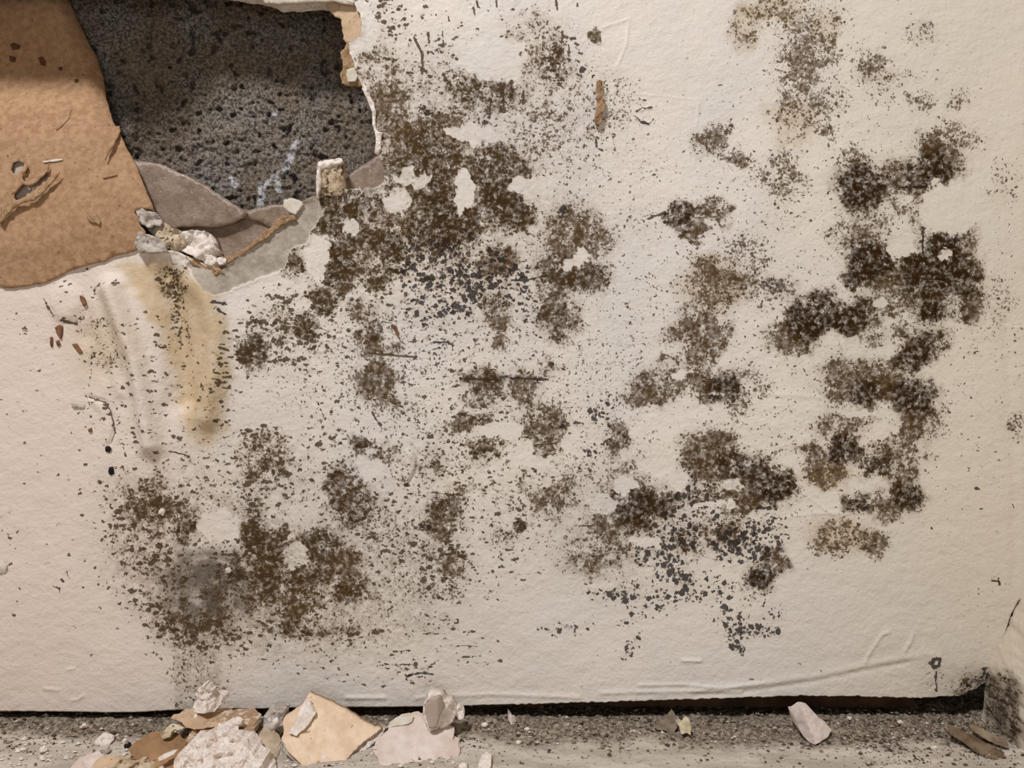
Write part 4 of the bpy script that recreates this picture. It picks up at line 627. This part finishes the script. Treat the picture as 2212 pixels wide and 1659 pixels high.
slab('cream_fragment', [(1462, 1563), (1468, 1556), (1474, 1562), (1482, 1551), (1490, 1556), (1494, 1574), (1492, 1588), (1484, 1584), (1472, 1586), (1468, 1574)], plane(-.027, -.012, 1588, 1551), simple('khaki_gypsum', (206, 192, 160), (170, 154, 120), 200, bump=.6), 'jagged cream fragment on the gravel right of centre', 'crumb', thick=.003, seed=81, ja=1.4, rough=.0014, rwl=7, step=2.6, backjit=1)
slab('brown_chip', [(1412, 1568), (1430, 1560), (1444, 1545), (1452, 1534), (1460, 1546), (1466, 1560), (1462, 1572), (1452, 1588), (1436, 1580), (1420, 1576)], plane(-.022, -.006, 1588, 1534), simple('dust_brown', (140, 124, 104), (108, 94, 78), 150, bump=.6), 'dusty brown chip left of the jagged cream fragment', 'crumb', thick=.002, seed=82, ja=1.4, rough=.001, step=3)
slab('pale_sliver', [(1097, 1534), (1103, 1540), (1106, 1548), (1112, 1548), (1115, 1558), (1112, 1564), (1104, 1566), (1098, 1554)], plane(-.008, .001, 1566, 1534), gypsum_grey, 'pale pointed sliver standing by the wall base near the middle', 'crumb', thick=.002, seed=83, ja=.8, step=2.6)
slab('white_lump', [(1033, 1660), (1040, 1645), (1050, 1638), (1060, 1642), (1060, 1655), (1052, 1680), (1030, 1680)], plane(-.072, -.060, 1680, 1638), gypsum, 'white lump at the bottom edge right of the pink slab', 'crumb', thick=.006, seed=84, ja=1.2, rough=.001, step=3, backjit=1)
slab('plaster_pebble', [(205, 1600), (214, 1591), (228, 1594), (239, 1598), (236, 1608), (226, 1618), (214, 1623), (206, 1614)], lambda x, y: -.034 - .0001 * (y - 1605), gypsum, 'cream plaster pebble on the floor left of the pile', 'crumb', thick=.006, seed=85, ja=1.2, rough=.0014, rwl=9, step=2.8, backjit=1.5)
slab('plaster_pebble', [(210, 1626), (218, 1620), (230, 1618), (233, 1626), (226, 1632), (214, 1632)], lambda x, y: -.047, gypsum_grey, 'smaller flat pebble in front of the cream pebble', 'crumb', thick=.004, seed=86, ja=1, rough=.001, step=2.6, backjit=1)
slab('white_plaster_lump', [(148, 1662), (160, 1650), (180, 1640), (200, 1636), (206, 1646), (200, 1658), (190, 1690), (150, 1690)], plane(-.074, -.056, 1690, 1636), gyp_pink, 'white plaster lump at the bottom edge left of the pile', thick=.008, seed=87, ja=1.2, rough=.001, **J)
slab('brown_board_scrap', [(192, 1662), (205, 1646), (232, 1640), (255, 1644), (248, 1656), (240, 1690), (192, 1690)], plane(-.072, -.058, 1690, 1640), gyp_beige, 'brown curved board scrap beside the white lump', thick=.005, seed=88, ja=1.2, **J)
slab('mouldy_board_scrap', [(240, 1662), (252, 1648), (275, 1640), (300, 1646), (330, 1652), (345, 1690), (238, 1690)], plane(-.076, -.058, 1690, 1640), mouldy_gyp, 'mould spotted board scrap at the bottom edge in front of the brown paper piece', thick=.006, seed=89, ja=1.6, rough=.0012, **J)
slab('orange_chip', [(136, 1650), (146, 1640), (158, 1634), (168, 1636), (160, 1644), (148, 1650)], plane(-.056, -.049, 1650, 1634), fibre, 'orange brown chip left of the white lump', 'crumb', thick=.002, seed=90, ja=1, step=3)
slab('bark_chip', [(2052, 1570), (2075, 1578), (2100, 1590), (2122, 1600), (2145, 1612), (2170, 1626), (2160, 1642), (2130, 1636), (2100, 1618), (2075, 1600), (2058, 1590)], plane(-.054, -.024, 1642, 1570), simple('dusty_bark', (128, 108, 84), (92, 74, 54), 110, bump=.7), 'long dusty brown chip at the foot of the right corner', thick=.003, seed=91, ja=1.6, rough=.0012, **J)
slab('bark_chip', [(2105, 1568), (2125, 1575), (2150, 1590), (2178, 1604), (2180, 1616), (2150, 1608), (2120, 1592), (2104, 1580)], plane(-.043, -.024, 1616, 1568), simple('dusty_bark_pale', (150, 132, 108), (116, 98, 76), 110, bump=.7), 'shorter pale brown chip overlapping the long one by the right corner', thick=.003, seed=92, ja=1.6, rough=.0012, **J)
for i, (px, py, r, lab) in enumerate([(1047, 1566, .0019, 'round white bead-like crumb on the gravel right of the pile'), (1139, 1575, .0016, 'white crumb on the gravel right of the pale sliver'), (93, 1620, .0022, 'pale round pebble near the bottom left corner'), (181, 1568, .0019, 'grey-white pebble under the wall at left'),
        (270, 1600, .0016, 'little white crumb nearest the left side of the rubble pile'), (276, 1612, .0022, 'black pebble left of the brown paper piece'), (1945, 1560, .0016, 'white crumb on the gravel right of the plaster block'), (1835, 1552, .0015, 'oval white crumb between the plaster block and the right corner'), (2018, 1616, .0017, 'white crumb in front of the right corner'), (1120, 1604, .0016, 'pale crumb on the smooth floor in front of the gravel')]):
    o = crumb('floor_crumb', px, py, floor_y(py, r * .6), r, blackdirt if 'black' in lab else gypsum, 300 + i, (1, 1, .8)); tag(o, lab, 'crumb')

# ---------------------------------------------------------------- grit nobody could count
def grit(name, N, xr, yf, rr, mats, label, seed, parent=None):
    r = random.Random(seed); V = []; Fc = []; Mi = []
    ico = [(0, 0, 1), (.9, 0, .2), (.28, .85, .25), (-.72, .53, .2), (-.72, -.53, .22), (.28, -.85, .2)]
    for i in range(N):
        x = r.uniform(*xr); y = yf(r); s = rr[0] * (rr[1] / rr[0]) ** (r.random() ** 2.2); a = r.uniform(0, 6.28); b = len(V)
        z = 0.0002
        for vx, vy, vz in ico:
            q = r.uniform(.7, 1.3) * s; V.append((x + (vx * math.cos(a) - vy * math.sin(a)) * q, y + (vx * math.sin(a) + vy * math.cos(a)) * q * .8, z + vz * q * .8))
        for k in range(1, 6): Fc.append((b, b + k, b + (k % 5) + 1)); Mi.append(r.choices(range(len(mats)), [m[1] for m in mats])[0] if k == 1 else Mi[-1])
    me = bpy.data.meshes.new(name); me.from_pydata(V, [], Fc)
    for m in mats: me.materials.append(m[0])
    me.polygons.foreach_set('material_index', Mi); me.update()
    o = link(bpy.data.objects.new(name, me), parent); tag(o, label, 'grit', kind='stuff'); return o
gw = simple('plaster_dust', (232, 218, 202), (206, 188, 168), 300)
g1 = simple('grit_dark', (88, 77, 63), (60, 51, 40), 300); g2 = simple('grit_mid', (148, 133, 113), (120, 106, 88), 300); g3 = simple('grit_pale', (206, 196, 184), (180, 168, 154), 300); g4 = simple('grit_brown', (112, 82, 58), (84, 60, 42), 300)
grit('floor_grit', 5200, (-.38, .36), lambda r: r.gauss(-.012, .017), (.0004, .0021), [(g1, 5), (g2, 6), (g3, 1.6), (g4, .8)], 'grey and white grit strewn along the foot of the wall', 5)
grit('dust_specks', 900, (-.38, .36), lambda r: r.uniform(-.075, -.02), (.0003, .0013), [(g1, 2), (g2, 3), (g3, 2), (g4, 4)], 'scattered brown and pale specks on the smooth floor in front', 6)
grit('corner_grit', 1100, (.20, .33), lambda r: r.uniform(-.06, .0), (.0004, .0018), [(g1, 4), (g2, 4), (g3, 1), (g4, 3)], 'brownish grit heaped near the right corner', 8)
grit('plaster_grit', 420, (-.30, -.03), lambda r: r.gauss(-.046, .014), (.0006, .0028), [(gw, 1)], 'pale plaster grit scattered around the foot of the rubble pile', 9)
for i, (px, py, r_, lab) in enumerate([(702, 1640, .0030, 'small white crumb in the gap below the tan slab'), (596, 1560, .0026, 'white crumb on top of the grey stone'), (516, 1560, .0030, 'white crumb on the brown crumbed slab'), (424, 1549, .0016, 'tiny crumb on the flat beige slab just under the white stone'), (1000, 1660, .0030, 'white crumb at the bottom right corner of the pink slab')]):
    yy = {0: -.052, 1: -.0300, 2: -.0400, 3: -.0265, 4: -.0640}[i]
    tag(crumb('plaster_crumb', px, py, yy, r_, gypsum, 500 + i), lab, 'crumb')
for poly in ([(22, 96), (30, 92), (44, 98), (40, 106), (26, 108)], [(82, 124), (92, 122), (99, 132), (97, 142), (88, 140)], [(126, 146), (134, 144), (134, 151), (127, 152)], [(160, 172), (168, 170), (170, 176), (162, 178)], [(20, 120), (34, 124), (32, 134), (22, 132)]):
    fpart('dark_fleck', poly, lift(.0006), simple('fleck', (104, 70, 44), (86, 56, 34), 200), step=4, ja=.8, thick=.0004, seed=int(poly[0][0]))
